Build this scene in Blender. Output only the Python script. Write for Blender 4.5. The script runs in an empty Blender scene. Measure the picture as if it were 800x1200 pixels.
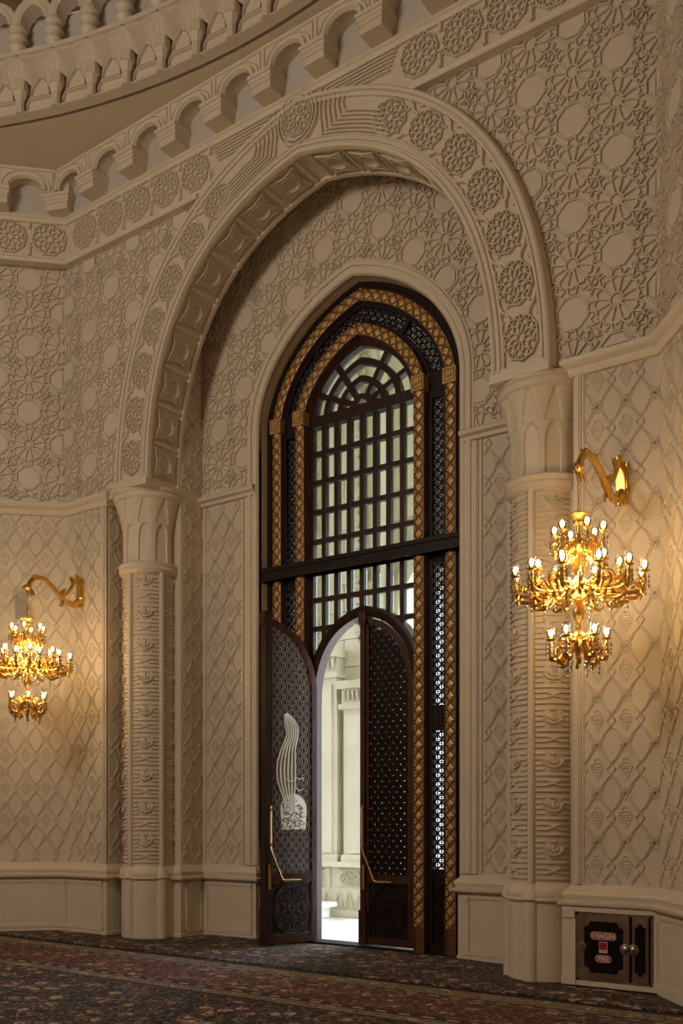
import bpy, bmesh, math, random
from mathutils import Vector, Matrix
random.seed(4)
sc = bpy.context.scene
PI = math.pi
R = math.radians

# ------------------------------------------------------------------ camera
cam_data = bpy.data.cameras.new('camera')
cam = bpy.data.objects.new('camera', cam_data)
sc.collection.objects.link(cam)
cam.location = (6.775, -9.844, 1.60)
cam.rotation_euler = (R(90), 0, R(35.7067))
cam_data.sensor_fit = 'VERTICAL'
cam_data.sensor_height = 36.0
cam_data.lens = 34.5
cam_data.shift_y = 355 / 1200
cam_data.clip_end = 200
sc.camera = cam

# ------------------------------------------------------------------ sky, sun, exposure
sc.view_settings.view_transform = 'Standard'
sc.view_settings.look = 'None'
sc.view_settings.gamma = 1.0
sc.view_settings.exposure = 0.0
SKY_STRENGTH = 6.0
SUN_STRENGTH = 7.0
LAMP_CENTRE = 1000.0
world = bpy.data.worlds.new('sky')
sc.world = world
world.use_nodes = True
bg = world.node_tree.nodes['Background']
bg.inputs[0].default_value = (0.80, 0.89, 1.0, 1)
bg.inputs[1].default_value = SKY_STRENGTH
sun_data = bpy.data.lights.new('sun', 'SUN')
sun_data.energy = SUN_STRENGTH
sun_data.angle = R(1.0)
sun_data.color = (1.0, 0.93, 0.80)
sun = bpy.data.objects.new('sun', sun_data)
sc.collection.objects.link(sun)
SUN_TO = Vector((0.28, 0.22, 0.93)).normalized()          # towards the sun
sun.rotation_euler = (-SUN_TO).to_track_quat('-Z', 'Y').to_euler()
# the great lamp ring under the dome, in the middle of the hall (outside the frame)
lamp_data = bpy.data.lights.new('hall_lamp', 'POINT')
lamp_data.energy = LAMP_CENTRE
lamp_data.shadow_soft_size = 1.3
lamp_data.color = (1.0, 0.86, 0.69)
lamp = bpy.data.objects.new('hall_lamp', lamp_data)
lamp.location = (-1.0, -10.5, 7.6)
sc.collection.objects.link(lamp)


# ------------------------------------------------------------------ materials
def mat(name, col, rough=0.6, metal=0.0, var=0.0, vscale=6.0, bump=0.0, bscale=40.0, spec=0.5, col2=None):
    m = bpy.data.materials.new(name)
    m.use_nodes = True
    nt = m.node_tree
    b = nt.nodes['Principled BSDF']
    b.inputs['Base Color'].default_value = (*col, 1)
    b.inputs['Roughness'].default_value = rough
    b.inputs['Metallic'].default_value = metal
    b.inputs['Specular IOR Level'].default_value = spec
    tc = nt.nodes.new('ShaderNodeTexCoord')
    if var or col2:
        n = nt.nodes.new('ShaderNodeTexNoise')
        n.inputs['Scale'].default_value = vscale
        n.inputs['Detail'].default_value = 5
        nt.links.new(tc.outputs['Object'], n.inputs['Vector'])
        r = nt.nodes.new('ShaderNodeValToRGB')
        r.color_ramp.elements[0].position = 0.3
        r.color_ramp.elements[1].position = 0.7
        c2 = col2 or tuple(c * (1 - var) for c in col)
        r.color_ramp.elements[0].color = (*c2, 1)
        r.color_ramp.elements[1].color = (*col, 1)
        nt.links.new(n.outputs['Fac'], r.inputs['Fac'])
        nt.links.new(r.outputs['Color'], b.inputs['Base Color'])
    if bump:
        n2 = nt.nodes.new('ShaderNodeTexNoise')
        n2.inputs['Scale'].default_value = bscale
        n2.inputs['Detail'].default_value = 4
        nt.links.new(tc.outputs['Object'], n2.inputs['Vector'])
        bp = nt.nodes.new('ShaderNodeBump')
        bp.inputs['Strength'].default_value = bump
        bp.inputs['Distance'].default_value = 0.01
        nt.links.new(n2.outputs['Fac'], bp.inputs['Height'])
        nt.links.new(bp.outputs['Normal'], b.inputs['Normal'])
    return m


def wood_mat(name, c1, c2, rough=0.3, spec=0.5):
    m = mat(name, c1, rough, spec=spec)
    nt = m.node_tree
    b = nt.nodes['Principled BSDF']
    tc = nt.nodes.new('ShaderNodeTexCoord')
    mp = nt.nodes.new('ShaderNodeMapping')
    mp.inputs['Scale'].default_value = (14, 14, 1.2)
    n = nt.nodes.new('ShaderNodeTexNoise')
    n.inputs['Scale'].default_value = 3
    n.inputs['Detail'].default_value = 6
    r = nt.nodes.new('ShaderNodeValToRGB')
    r.color_ramp.elements[0].position = 0.35
    r.color_ramp.elements[1].position = 0.68
    r.color_ramp.elements[0].color = (*c1, 1)
    r.color_ramp.elements[1].color = (*c2, 1)
    nt.links.new(tc.outputs['Object'], mp.inputs['Vector'])
    nt.links.new(mp.outputs['Vector'], n.inputs['Vector'])
    nt.links.new(n.outputs['Fac'], r.inputs['Fac'])
    nt.links.new(r.outputs['Color'], b.inputs['Base Color'])
    return m


M = {}
M['plaster'] = mat('cream_plaster', (0.70, 0.60, 0.47), 0.55, var=0.10, vscale=1.7, bump=0.10, bscale=60, spec=0.3)
M['plaster_smooth'] = mat('cream_painted_moulding', (0.71, 0.61, 0.48), 0.45, var=0.06, vscale=2.5, spec=0.35)
M['niche_back'] = mat('pale_grey_plaster', (0.60, 0.55, 0.49), 0.6, var=0.08, vscale=3)
M['dome'] = mat('dome_brown_plaster', (0.22, 0.15, 0.09), 0.7, var=0.3, vscale=4)
M['wood'] = wood_mat('dark_mahogany', (0.016, 0.0065, 0.0035), (0.040, 0.015, 0.007), 0.42, 0.3)
M['wood_door'] = wood_mat('polished_mahogany', (0.035, 0.012, 0.007), (0.085, 0.030, 0.016), 0.24)
M['wood_black'] = wood_mat('near_black_wood', (0.010, 0.0055, 0.004), (0.022, 0.011, 0.007), 0.5, 0.22)
M['gilt'] = mat('carved_gilt_wood', (0.62, 0.39, 0.145), 0.40, 0.35, var=0.40, vscale=16)
M['gilt_ground'] = mat('gilt_wood_ground', (0.15, 0.065, 0.022), 0.5, 0.0, var=0.4, vscale=14)
M['gold'] = mat('polished_gold', (0.84, 0.53, 0.14), 0.30, 1.0, var=0.2, vscale=20)
M['brass'] = mat('satin_brass', (0.70, 0.47, 0.20), 0.3, 1.0, var=0.15, vscale=12)
M['inlay'] = mat('cream_inlay', (0.88, 0.86, 0.76), 0.4, var=0.08, vscale=9)
M['inlay_gold'] = mat('pale_gold_inlay', (0.70, 0.55, 0.28), 0.35, 0.4, var=0.1, vscale=9)
M['inlay_dim'] = mat('aged_inlay', (0.42, 0.35, 0.25), 0.5, var=0.15, vscale=9)
M['stone'] = mat('courtyard_limestone', (0.63, 0.60, 0.46), 0.8, var=0.12, vscale=1.5, bump=0.15, bscale=30)
M['stone2'] = mat('courtyard_limestone_carved', (0.57, 0.54, 0.40), 0.8, var=0.15, vscale=2.5, bump=0.2, bscale=25)
M['pavement'] = mat('white_stone_paving', (0.80, 0.79, 0.76), 0.5, var=0.08, vscale=2)
M['bench'] = mat('white_bench_stone', (0.82, 0.82, 0.78), 0.5, var=0.05)
M['black_glass'] = mat('black_glass', (0.006, 0.004, 0.004), 0.08)
M['cab_wood'] = mat('bronze_frame', (0.27, 0.19, 0.125), 0.35, 0.45, var=0.5, vscale=9)
M['red'] = mat('sign_red', (0.42, 0.02, 0.02), 0.45, var=0.1)
M['sign_white'] = mat('sign_white', (0.75, 0.70, 0.66), 0.45, var=0.05)
M['chrome'] = mat('chrome', (0.55, 0.52, 0.48), 0.28, 1.0, var=0.3, vscale=30)
M['grey_box'] = mat('grey_plastic', (0.33, 0.29, 0.24), 0.5, var=0.08)
M['floor'] = mat('dark_stone_floor', (0.014, 0.011, 0.010), 0.45, var=0.3, vscale=3)

def glass_mat(name, tint, gloss_fac, rough=0.02):
    m = bpy.data.materials.new(name)
    m.use_nodes = True
    nt = m.node_tree
    nt.nodes.clear()
    out = nt.nodes.new('ShaderNodeOutputMaterial')
    mix = nt.nodes.new('ShaderNodeMixShader')
    tr = nt.nodes.new('ShaderNodeBsdfTransparent')
    gl = nt.nodes.new('ShaderNodeBsdfGlossy')
    fr = nt.nodes.new('ShaderNodeFresnel')
    fr.inputs['IOR'].default_value = 1.45
    mul = nt.nodes.new('ShaderNodeMath')
    mul.operation = 'MULTIPLY_ADD'
    mul.inputs[1].default_value = 1.0
    mul.inputs[2].default_value = gloss_fac
    tr.inputs['Color'].default_value = (*tint, 1)
    gl.inputs['Roughness'].default_value = rough
    nt.links.new(fr.outputs[0], mul.inputs[0])
    nt.links.new(mul.outputs[0], mix.inputs[0])
    nt.links.new(tr.outputs[0], mix.inputs[1])
    nt.links.new(gl.outputs[0], mix.inputs[2])
    nt.links.new(mix.outputs[0], out.inputs[0])
    return m

M['pane'] = glass_mat('window_glass', (0.93, 0.95, 0.88), 0.02)
M['shade'] = glass_mat('lamp_shade_glass', (0.97, 0.95, 0.88), 0.06, 0.05)
M['crystal'] = glass_mat('crystal_glass', (0.85, 0.80, 0.70), 0.30, 0.05)

def emis(name, col, s):
    m = bpy.data.materials.new(name)
    m.use_nodes = True
    nt = m.node_tree
    b = nt.nodes['Principled BSDF']
    b.inputs['Base Color'].default_value = (*col, 1)
    b.inputs['Emission Color'].default_value = (*col, 1)
    b.inputs['Emission Strength'].default_value = s
    return m

M['bulb'] = emis('warm_lit_bulb', (1.0, 0.82, 0.52), 12.0)


# ------------------------------------------------------------------ mesh builder
class MB:
    def __init__(s):
        s.v = []
        s.f = []
    def add(s, vs, fs):
        n = len(s.v)
        s.v.extend(vs)
        s.f.extend(tuple(i + n for i in f) for f in fs)
    def box(s, x0, x1, y0, y1, z0, z1):
        s.add([(x0, y0, z0), (x1, y0, z0), (x1, y1, z0), (x0, y1, z0), (x0, y0, z1), (x1, y0, z1), (x1, y1, z1), (x0, y1, z1)],
              [(0, 3, 2, 1), (4, 5, 6, 7), (0, 1, 5, 4), (1, 2, 6, 5), (2, 3, 7, 6), (3, 0, 4, 7)])
    def bar(s, p, q, y, w, h, top=0.5, mp=None):
        """a raised strap lying on the plane y, from p to q in (u,z), w wide, h proud (towards -y)"""
        dx, dz = q[0] - p[0], q[1] - p[1]
        L = math.hypot(dx, dz) or 1e-6
        nx, nz = -dz / L, dx / L
        a, b = w / 2, w / 2 * top
        vs = []
        for (px, pz) in (p, q):
            for o, yy in ((-a, y + .002), (-b, y - h), (b, y - h), (a, y + .002)):
                vs.append((px + nx * o, yy, pz + nz * o))
        if mp:
            vs = [mp(*c) for c in vs]
        s.add(vs, [(0, 1, 5, 4), (1, 2, 6, 5), (2, 3, 7, 6), (0, 3, 2, 1), (4, 5, 6, 7)])
    def strap(s, pts, y, w, h, top=0.5, mp=None, closed=False):
        """a raised strap along a polyline in (u,z), mitred"""
        n = len(pts)
        a, b = w / 2, w / 2 * top
        rings = []
        for i in range(n):
            if closed:
                p0, p1 = pts[(i - 1) % n], pts[(i + 1) % n]
            else:
                p0, p1 = pts[max(i - 1, 0)], pts[min(i + 1, n - 1)]
            dx, dz = p1[0] - p0[0], p1[1] - p0[1]
            L = math.hypot(dx, dz) or 1e-6
            nx, nz = -dz / L, dx / L
            x, z = pts[i]
            r = [(x + nx * o, yy, z + nz * o) for o, yy in ((-a, y + .002), (-b, y - h), (b, y - h), (a, y + .002))]
            rings.append([mp(*c) for c in r] if mp else r)
        vs = [c for r in rings for c in r]
        fs = []
        for i in range(n if closed else n - 1):
            j = (i + 1) % n
            for k in range(3):
                fs.append((i * 4 + k, i * 4 + k + 1, j * 4 + k + 1, j * 4 + k))
        if not closed:
            fs += [(0, 3, 2, 1), ((n - 1) * 4, (n - 1) * 4 + 1, (n - 1) * 4 + 2, (n - 1) * 4 + 3)]
        s.add(vs, fs)
    def prism(s, poly, y0, y1, mp=None):
        """polygon in (u,z) extruded from y0 (front) to y1 (back)"""
        n = len(poly)
        vs = [(x, y0, z) for x, z in poly] + [(x, y1, z) for x, z in poly]
        if mp:
            vs = [mp(*c) for c in vs]
        s.add(vs, [tuple(range(n)), tuple(range(2 * n - 1, n - 1, -1))] + [(i, (i + 1) % n, n + (i + 1) % n, n + i) for i in range(n)])
    def skin(s, rings, closed=False, loop=False, cap=False):
        """quads between successive rings of equal length; closed: each ring closes; loop: last ring joins the first"""
        n = len(rings[0])
        vs = [c for r in rings for c in r]
        fs = []
        m = len(rings)
        for i in range(m if loop else m - 1):
            j = (i + 1) % m
            for k in range(n if closed else n - 1):
                l = (k + 1) % n
                fs.append((i * n + k, i * n + l, j * n + l, j * n + k))
        if cap:
            fs.append(tuple(range(n - 1, -1, -1)))
            fs.append(tuple((m - 1) * n + k for k in range(n)))
        s.add(vs, fs)
    def lathe(s, prof, n=24, c=(0, 0, 0), a0=0.0, a1=2 * PI, cap=True):
        full = abs(a1 - a0 - 2 * PI) < 1e-6
        k = n if full else n + 1
        rings = []
        for r, z in prof:
            rings.append([(c[0] + r * math.cos(a0 + (a1 - a0) * i / n), c[1] + r * math.sin(a0 + (a1 - a0) * i / n), c[2] + z) for i in range(k)])
        s.skin(rings, closed=full, cap=cap and full)
    def tube(s, pts, r, n=8, cap=True):
        """round tube along 3-D points; r a number or one per point"""
        m = len(pts)
        P = [Vector(p) for p in pts]
        rings = []
        up = Vector((0.13, 0.27, 0.95)).normalized()
        for i in range(m):
            t = (P[min(i + 1, m - 1)] - P[max(i - 1, 0)])
            t = t.normalized() if t.length > 1e-9 else Vector((0, 0, 1))
            a = t.cross(up)
            if a.length < 1e-3:
                a = t.cross(Vector((1, 0, 0)))
            a.normalize()
            b = t.cross(a)
            rr = r[i] if isinstance(r, (list, tuple)) else r
            rings.append([tuple(P[i] + a * (rr * math.cos(2 * PI * k / n)) + b * (rr * math.sin(2 * PI * k / n))) for k in range(n)])
        s.skin(rings, closed=True, cap=cap)
    def mesh(s, name, material, smooth=False):
        me = bpy.data.meshes.new(name)
        me.from_pydata(s.v, [], s.f)
        bm = bmesh.new()
        bm.from_mesh(me)
        bmesh.ops.recalc_face_normals(bm, faces=bm.faces)
        bm.to_mesh(me)
        bm.free()
        if smooth:
            me.polygons.foreach_set('use_smooth', [True] * len(me.polygons))
            try:
                me.set_sharp_from_angle(angle=R(40))
            except Exception:
                pass
        me.materials.append(material)
        me.update()
        return me


def link(name, data, parent=None, loc=None, rot=None, mtx=None, scale=None):
    o = bpy.data.objects.new(name, data)
    sc.collection.objects.link(o)
    if parent is not None:
        o.parent = parent
    if mtx is not None:
        o.matrix_basis = mtx
    if loc is not None:
        o.location = loc
    if rot is not None:
        o.rotation_euler = rot
    if scale is not None:
        o.scale = scale
    return o


def obj(name, mb, material, parent=None, smooth=False, **kw):
    return link(name, mb.mesh(name, material, smooth), parent, **kw)


def tag(o, label=None, cat=None, group=None, kind=None):
    if label: o['label'] = label
    if cat: o['category'] = cat
    if group: o['group'] = group
    if kind: o['kind'] = kind
    return o


def struct(o):
    o['kind'] = 'structure'
    return o


def stuff(o):
    o['kind'] = 'stuff'
    return o


# ------------------------------------------------------------------ pointed arches
def interp(tab, n, mirror=False):
    """smooth (Catmull-Rom) resampling of a half profile"""
    out = []
    m = len(tab)
    for i in range(m - 1):
        p0, p1, p2, p3 = tab[max(i - 1, 0)], tab[i], tab[i + 1], tab[min(i + 2, m - 1)]
        if i == 0 and mirror:
            p0 = (p1[0], -p2[1])
        for k in range(n):
            t = k / n
            out.append(tuple(0.5 * ((2 * p1[c]) + (-p0[c] + p2[c]) * t + (2 * p0[c] - 5 * p1[c] + 4 * p2[c] - p3[c]) * t * t + (-p0[c] + 3 * p1[c] - 3 * p2[c] + p3[c]) * t ** 3) for c in (0, 1)))
    out.append(tab[-1])
    return out

MAIN = ((1, .60), (.62, .92))
DOOR = ((1, .42), (.60, .865))

def arch(tab, hw, spring, rise, cx=0.0, foot=None, n=26):
    """left foot -> apex -> right foot, in (u,z); each half one cubic curve"""
    half = []
    for k in range(n + 1):
        t = k / n
        a, b, c, d = (1 - t) ** 3, 3 * t * (1 - t) ** 2, 3 * t * t * (1 - t), t ** 3
        half.append((hw * (a + b * tab[0][0] + c * tab[1][0]), spring + rise * (b * tab[0][1] + c * tab[1][1] + d)))
    if foot is not None:
        half = [(hw, foot)] + half
    return [(cx - x, z) for x, z in half] + [(cx + x, z) for x, z in reversed(half[:-1])]


def offset(curve, d):
    """outward offset of an arch curve"""
    out = []
    n = len(curve)
    for i in range(n):
        def nrm(a, b):
            dx, dz = b[0] - a[0], b[1] - a[1]
            L = math.hypot(dx, dz) or 1e-9
            return (-dz / L, dx / L)
        n1 = nrm(curve[max(i - 1, 0)], curve[max(i, 1)])
        n2 = nrm(curve[min(i, n - 2)], curve[min(i + 1, n - 1)])
        mx, mz = n1[0] + n2[0], n1[1] + n2[1]
        L = math.hypot(mx, mz) or 1e-9
        mx, mz = mx / L, mz / L
        k = 1 / max(0.5, mx * n1[0] + mz * n1[1])
        out.append((curve[i][0] + mx * d * k, curve[i][1] + mz * d * k))
    if d < 0:
        # trim the two halves where they cross under the point of the arch
        top = max(range(n), key=lambda i: curve[i][1])
        cx = curve[top][0]
        for rng, sg in ((range(0, top + 1), 1), (range(n - 1, top - 1, -1), -1)):
            prev = None
            hit = None
            for i in rng:
                x, z = out[i]
                if hit is None and prev is not None and (x - cx) * sg >= 0:
                    px, pz = out[prev]
                    t = (cx - px) / ((x - px) or 1e-9)
                    hit = (cx, pz + (z - pz) * t)
                if hit is not None:
                    out[i] = hit
                else:
                    prev = i
    return out


def sweep(mb, curve, prof, closed=True):
    """profile points (d outward, y) carried along an arch curve"""
    offs = {}
    cols = []
    for d, y in prof:
        if d not in offs:
            offs[d] = offset(curve, d)
        cols.append([(x, y, z) for x, z in offs[d]])
    rings = [[c[i] for c in cols] for i in range(len(curve))]
    mb.skin(rings, closed=closed, cap=closed)


def along(curve):
    """cumulative length"""
    s = [0.0]
    for a, b in zip(curve, curve[1:]):
        s.append(s[-1] + math.hypot(b[0] - a[0], b[1] - a[1]))
    return s


def at(curve, S, t):
    """point and outward normal at length t"""
    for i in range(len(curve) - 1):
        if S[i + 1] >= t or i == len(curve) - 2:
            a, b = curve[i], curve[i + 1]
            L = (S[i + 1] - S[i]) or 1e-9
            f = (t - S[i]) / L
            dx, dz = (b[0] - a[0]) / L, (b[1] - a[1]) / L
            return (a[0] + (b[0] - a[0]) * f, a[1] + (b[1] - a[1]) * f), (-dz, dx)


def inside(curve, x, z):
    """is (x,z) under an arch curve (closed by its foot line)?"""
    c = False
    n = len(curve)
    j = n - 1
    for i in range(n):
        xi, zi = curve[i]
        xj, zj = curve[j]
        if (zi > z) != (zj > z) and x < (xj - xi) * (z - zi) / (zj - zi) + xi:
            c = not c
        j = i
    return c


def moulding_along(mb, pts_xy, prof, closed=False):
    """horizontal moulding: plan polyline (x,y) whose room side is to its right-hand when walking left to right; prof of (out, z)"""
    n = len(pts_xy)
    rings = []
    for i in range(n):
        def nrm(a, b):
            dx, dy = b[0] - a[0], b[1] - a[1]
            L = math.hypot(dx, dy) or 1e-9
            return (dy / L, -dx / L)
        n1 = nrm(pts_xy[max(i - 1, 0)], pts_xy[max(i, 1)])
        n2 = nrm(pts_xy[min(i, n - 2)], pts_xy[min(i + 1, n - 1)])
        mx, my = n1[0] + n2[0], n1[1] + n2[1]
        L = math.hypot(mx, my) or 1e-9
        mx, my = mx / L, my / L
        k = 1 / max(0.35, mx * n1[0] + my * n1[1])
        rings.append([(pts_xy[i][0] + mx * k * o, pts_xy[i][1] + my * k * o, z) for o, z in prof])
    mb.skin(rings, closed=True, cap=True)


# ------------------------------------------------------------------ main measures
YB, YP, YR, YF = -0.20, -1.02, -1.05, -1.20          # niche wall, pier face, carved field, arch front
PL, PR = -4.71, 4.43                                  # where the facets turn
AL, AR = R(45), R(-50)
XCL, XCR = PL + 0.423, PR - 0.476
PLF = -4.58                                           # the frieze turns a little sooner
XPL, XPR = -3.43, 3.14                                # inner edges of the piers                        # pier corners at YP
ARCX = -0.06
INNER = arch(MAIN, 2.41, 5.85, 3.17, ARCX)
BAND = 0.64
OUTER = offset(INNER, BAND)
DCUR = arch(DOOR, 1.48, 6.55, 1.56, 0, foot=0.0)
ZF0, ZF1 = 9.13, 9.70                                 # frieze
ZS = 10.24                                            # soffit over the corbels
CEN = (-0.1, -10.85)
RING = 9.20

# ------------------------------------------------------------------ floor, ceiling, dome, far walls
mb = MB(); mb.box(-16, 16, -26, 0.30, -0.10, 0.0)
floor = struct(obj('floor', mb, M['floor']))
mb = MB()
N = 96
rings = []
for rr, z in ((RING + .06, ZS), (15.5, ZS), (15.5, ZS + 0.3), (RING + .2, ZS + .3)):
    rings.append([(CEN[0] + rr * math.sin(2 * PI * i / N), CEN[1] + rr * math.cos(2 * PI * i / N), z) for i in range(N)])
mb.skin(rings, closed=True)
ceiling = struct(obj('ceiling', mb, M['plaster_smooth']))
# drum wall behind the pendants and the dome above it
mb = MB()
prof = [(RING + .03, ZS), (RING + .03, ZS + .02), (RING + .13, ZS + .02), (RING + .13, 10.90), (RING + .13, 11.46), (RING + .42, 11.47), (RING + .42, 11.75)]
mb.skin([[(CEN[0] + r * math.sin(2 * PI * i / N), CEN[1] + r * math.cos(2 * PI * i / N), z) for i in range(N)] for r, z in prof], closed=True)
obj('drum_wall', mb, M['niche_back'], ceiling, smooth=True)
mb = MB()
prof = [(RING + .43, 11.74)] + [((RING + .40) * math.cos(a * PI / 24), 11.75 + 7.5 * math.sin(a * PI / 24)) for a in range(1, 12)] + [(0.02, 19.25)]
mb.skin([[(CEN[0] + r * math.sin(2 * PI * i / 48), CEN[1] + r * math.cos(2 * PI * i / 48), z) for i in range(48)] for r, z in prof], closed=True)
obj('dome', mb, M['dome'], ceiling, smooth=True)


# far walls that close the octagon behind the camera
def vert_wall(name, a, b, z1=ZS + .2):
    mb = MB()
    dx, dy = b[0] - a[0], b[1] - a[1]
    L = math.hypot(dx, dy)
    nx, ny = -dy / L * .3, dx / L * .3
    pts = [a, b, (b[0] + nx, b[1] + ny), (a[0] + nx, a[1] + ny)]
    vs = [(x, y, 0) for x, y in pts] + [(x, y, z1) for x, y in pts]
    mb.add(vs, [(0, 1, 2, 3), (7, 6, 5, 4), (0, 4, 5, 1), (1, 5, 6, 2), (2, 6, 7, 3), (3, 7, 4, 0)])
    return struct(obj(name, mb, M['plaster']))

# ------------------------------------------------------------------ relief kit
SU, SZ = 0.43, 0.455

def rosette_bars():
    """12-fold star: (p, q, width) bars around the origin"""
    B = []
    P = lambda r, a: (r * math.sin(R(a)) * .97, r * math.cos(R(a)))
    for k in range(12):
        a = k * 30
        B.append((P(.064, a - 15), P(.064, a + 15), .022))
        B.append((P(.064, a + 15), P(.205, a + 15), .025))
        B.append((P(.200, a + 15), P(.226, a), .025))
        B.append((P(.200, a - 15), P(.226, a), .025))
        B.append((P(.205, a + 15), P(.285, a + 7), .022))
        B.append((P(.205, a + 15), P(.285, a + 23), .022))
        B.append((P(.285, a - 8), P(.285, a + 8), .022))
    for a in (45, 135, 225, 315):
        B.append((P(.268, a - 6), P(.345, a - 14), .018))
        B.append((P(.268, a + 6), P(.345, a + 14), .018))
        B.append((P(.335, a - 14), P(.285, a), .016))
        B.append((P(.335, a + 14), P(.285, a), .016))
    return B

ROS = rosette_bars()
# lathe makes discs in xy: stand it up
def stand(mb, start):
    mb.v[start:] = [(x, -z, y) for x, y, z in mb.v[start:]]
mb2 = MB()
for p, q, w in ROS: mb2.bar(p, q, 0, w, .026)
n0 = len(mb2.v)
mb2.lathe([(.050, 0), (.044, .012), (.0, .014)], 12, cap=False)
stand(mb2, n0)
ME_ROS = mb2.mesh('rosette', M['plaster'])
OCT = [(.160 * math.sin(R(a)) * .97, .160 * math.cos(R(a)) * .95) for a in (22, 68, 112, 158, 202, 248, 292, 338)]
def medallion_mesh():
    mb = MB()
    rg = []
    for k, y in ((1.0, 0.002), (.96, -.005), (.92, -.006)):
        rg.append([(x * k, y, z * k) for x, z in OCT])
    mb.skin(rg, closed=True, cap=True)
    mb.strap([(x * 1.09, z * 1.09) for x, z in OCT], 0, .024, .024, closed=True)
    return mb.mesh('medallion', M['plaster_smooth'])
ME_MED = medallion_mesh()


def girih(parent, y, u0, z0, blank_first, visible, us, zs, core=None):
    """checkerboard of star rosettes and plain medallions; a piece wholly in view shares its mesh, a cut one gets its own"""
    for i in range(us[0], us[1]):
        for j in range(zs[0], zs[1]):
            cu, cz = u0 + i * SU, z0 + j * SZ
            blank = ((i + j) % 2 == 0) == blank_first
            if blank:
                if all(visible(cu + x * 1.09, cz + z * 1.09) for x, z in OCT):
                    link('medallion', ME_MED, parent, loc=(cu, y, cz))
                elif any(visible(cu + x * .9, cz + z * .9) for x, z in OCT):
                    # cut medallion: keep the part of the plate that shows (clipped in small cells)
                    mb = MB()
                    n = 14
                    st = .34 / n
                    for a in range(n):
                        for b in range(n):
                            x, z = -.17 + (a + .5) * st, -.17 + (b + .5) * st
                            if inside(OCT, x / .92, z / .92) and visible(cu + x, cz + z):
                                mb.add([(cu + x - st / 2, y - .014, cz + z - st / 2), (cu + x + st / 2, y - .014, cz + z - st / 2), (cu + x + st / 2, y - .014, cz + z + st / 2), (cu + x - st / 2, y - .014, cz + z + st / 2)], [(0, 1, 2, 3)])
                    for k in range(8):
                        p, q = OCT[k], OCT[(k + 1) % 8]
                        for t in range(3):
                            a = [(p[c] + (q[c] - p[c]) * t / 3) * 1.09 for c in (0, 1)]
                            b = [(p[c] + (q[c] - p[c]) * (t + 1) / 3) * 1.09 for c in (0, 1)]
                            if visible(cu + (a[0] + b[0]) / 2, cz + (a[1] + b[1]) / 2):
                                mb.bar((cu + a[0], cz + a[1]), (cu + b[0], cz + b[1]), y, .02, .022)
                    if mb.v:
                        obj('medallion', mb, M['plaster_smooth'], parent)
            else:
                vis = [visible(cu + (p[0] + q[0]) / 2, cz + (p[1] + q[1]) / 2) for p, q, w in ROS]
                if all(vis):
                    link('rosette', ME_ROS, parent, loc=(cu, y, cz))
                elif any(vis):
                    mb = MB()
                    for (p, q, w), s in zip(ROS, vis):
                        if s:
                            mb.bar((cu + p[0], cz + p[1]), (cu + q[0], cz + q[1]), y, w, .026)
                    obj('rosette', mb, M['plaster'], parent)


LW, LH = 0.27, 0.45

def lattice_field(parent, y, u0, u1, z0, z1, ua, za):
    """ogee strap lattice of the lower walls; straps are one joined relief, the cartouches are pieces"""
    mb = MB()
    def clipbar(p, q, w):
        n = max(1, int(math.hypot(q[0] - p[0], q[1] - p[1]) / .05))
        for t in range(n):
            a = (p[0] + (q[0] - p[0]) * t / n, p[1] + (q[1] - p[1]) * t / n)
            b = (p[0] + (q[0] - p[0]) * (t + 1) / n, p[1] + (q[1] - p[1]) * (t + 1) / n)
            mx, mz = (a[0] + b[0]) / 2, (a[1] + b[1]) / 2
            if u0 < mx < u1 and z0 < mz < z1:
                mb.bar(a, b, y, w, .011)
    h, w2 = LH / 2, LW / 2
    i0, i1 = int((u0 - ua) / LW) - 2, int((u1 - ua) / LW) + 2
    j0, j1 = int((z0 - za) / LH) - 2, int((z1 - za) / LH) + 2
    carts = []
    for i in range(i0, i1):
        for j in range(j0, j1):
            cu, cz = ua + i * LW, za + j * LH
            for s in (-1, 1):
                X = lambda x, z: (cu + s * x, cz + z)
                for o in (-.012, 0.014):
                    # from the knot down to the little diamond half a cell below, and back
                    pts = [X(0 + o, .016), X(.032 + o, -.03), X(.082 + o * .6, -.118), X(w2 - .012 + o * .2, -h + .062 + o * .6), X(w2 + .040, -h + .002), X(w2 - .008 + o * .2, -h - .062 - o * .6), X(.082 + o * .6, -LH + .118), X(.032 + o, -LH + .03), X(0 + o, -LH - .016)]
                    for a, b in zip(pts, pts[1:]):
                        clipbar(a, b, .0125)
                for a, b in (((.040, .006), (.056, -.006)), ((.005, .042), (.005, .056)), ((.005, -.042), (.005, -.056))):
                    clipbar(X(*a), X(*b), .014)
            carts.append((cu, cz - h))
    o = stuff(obj('strap_relief', mb, M['plaster'], parent))
    mc = MB()
    C = [(-.045, .050), (0, .060), (.045, .050), (.060, .020), (.052, -.014), (0, -.026), (-.052, -.014), (-.060, .020)]
    mc.strap(C, 0, .011, .010, closed=True)
    mc.bar((-.045, .026), (.045, .026), 0, .010, .010)
    mc.bar((-.040, .004), (.040, .004), 0, .010, .010)
    mc.strap([(-.040, -.030), (-.022, -.070), (0, -.095), (.022, -.070), (.040, -.030)], 0, .010, .009)
    mc.bar((-.006, -.052), (.006, -.052), 0, .014, .010)
    mc.strap([(-.030, .070), (-.018, .095), (.018, .095), (.030, .070)], 0, .009, .009)
    me = mc.mesh('cartouche', M['plaster'])
    for cu, cz in carts:
        if u0 + .06 < cu < u1 - .06 and z0 + .11 < cz < z1 - .05:
            link('cartouche', me, parent, loc=(cu, y, cz))
    return o


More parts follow.
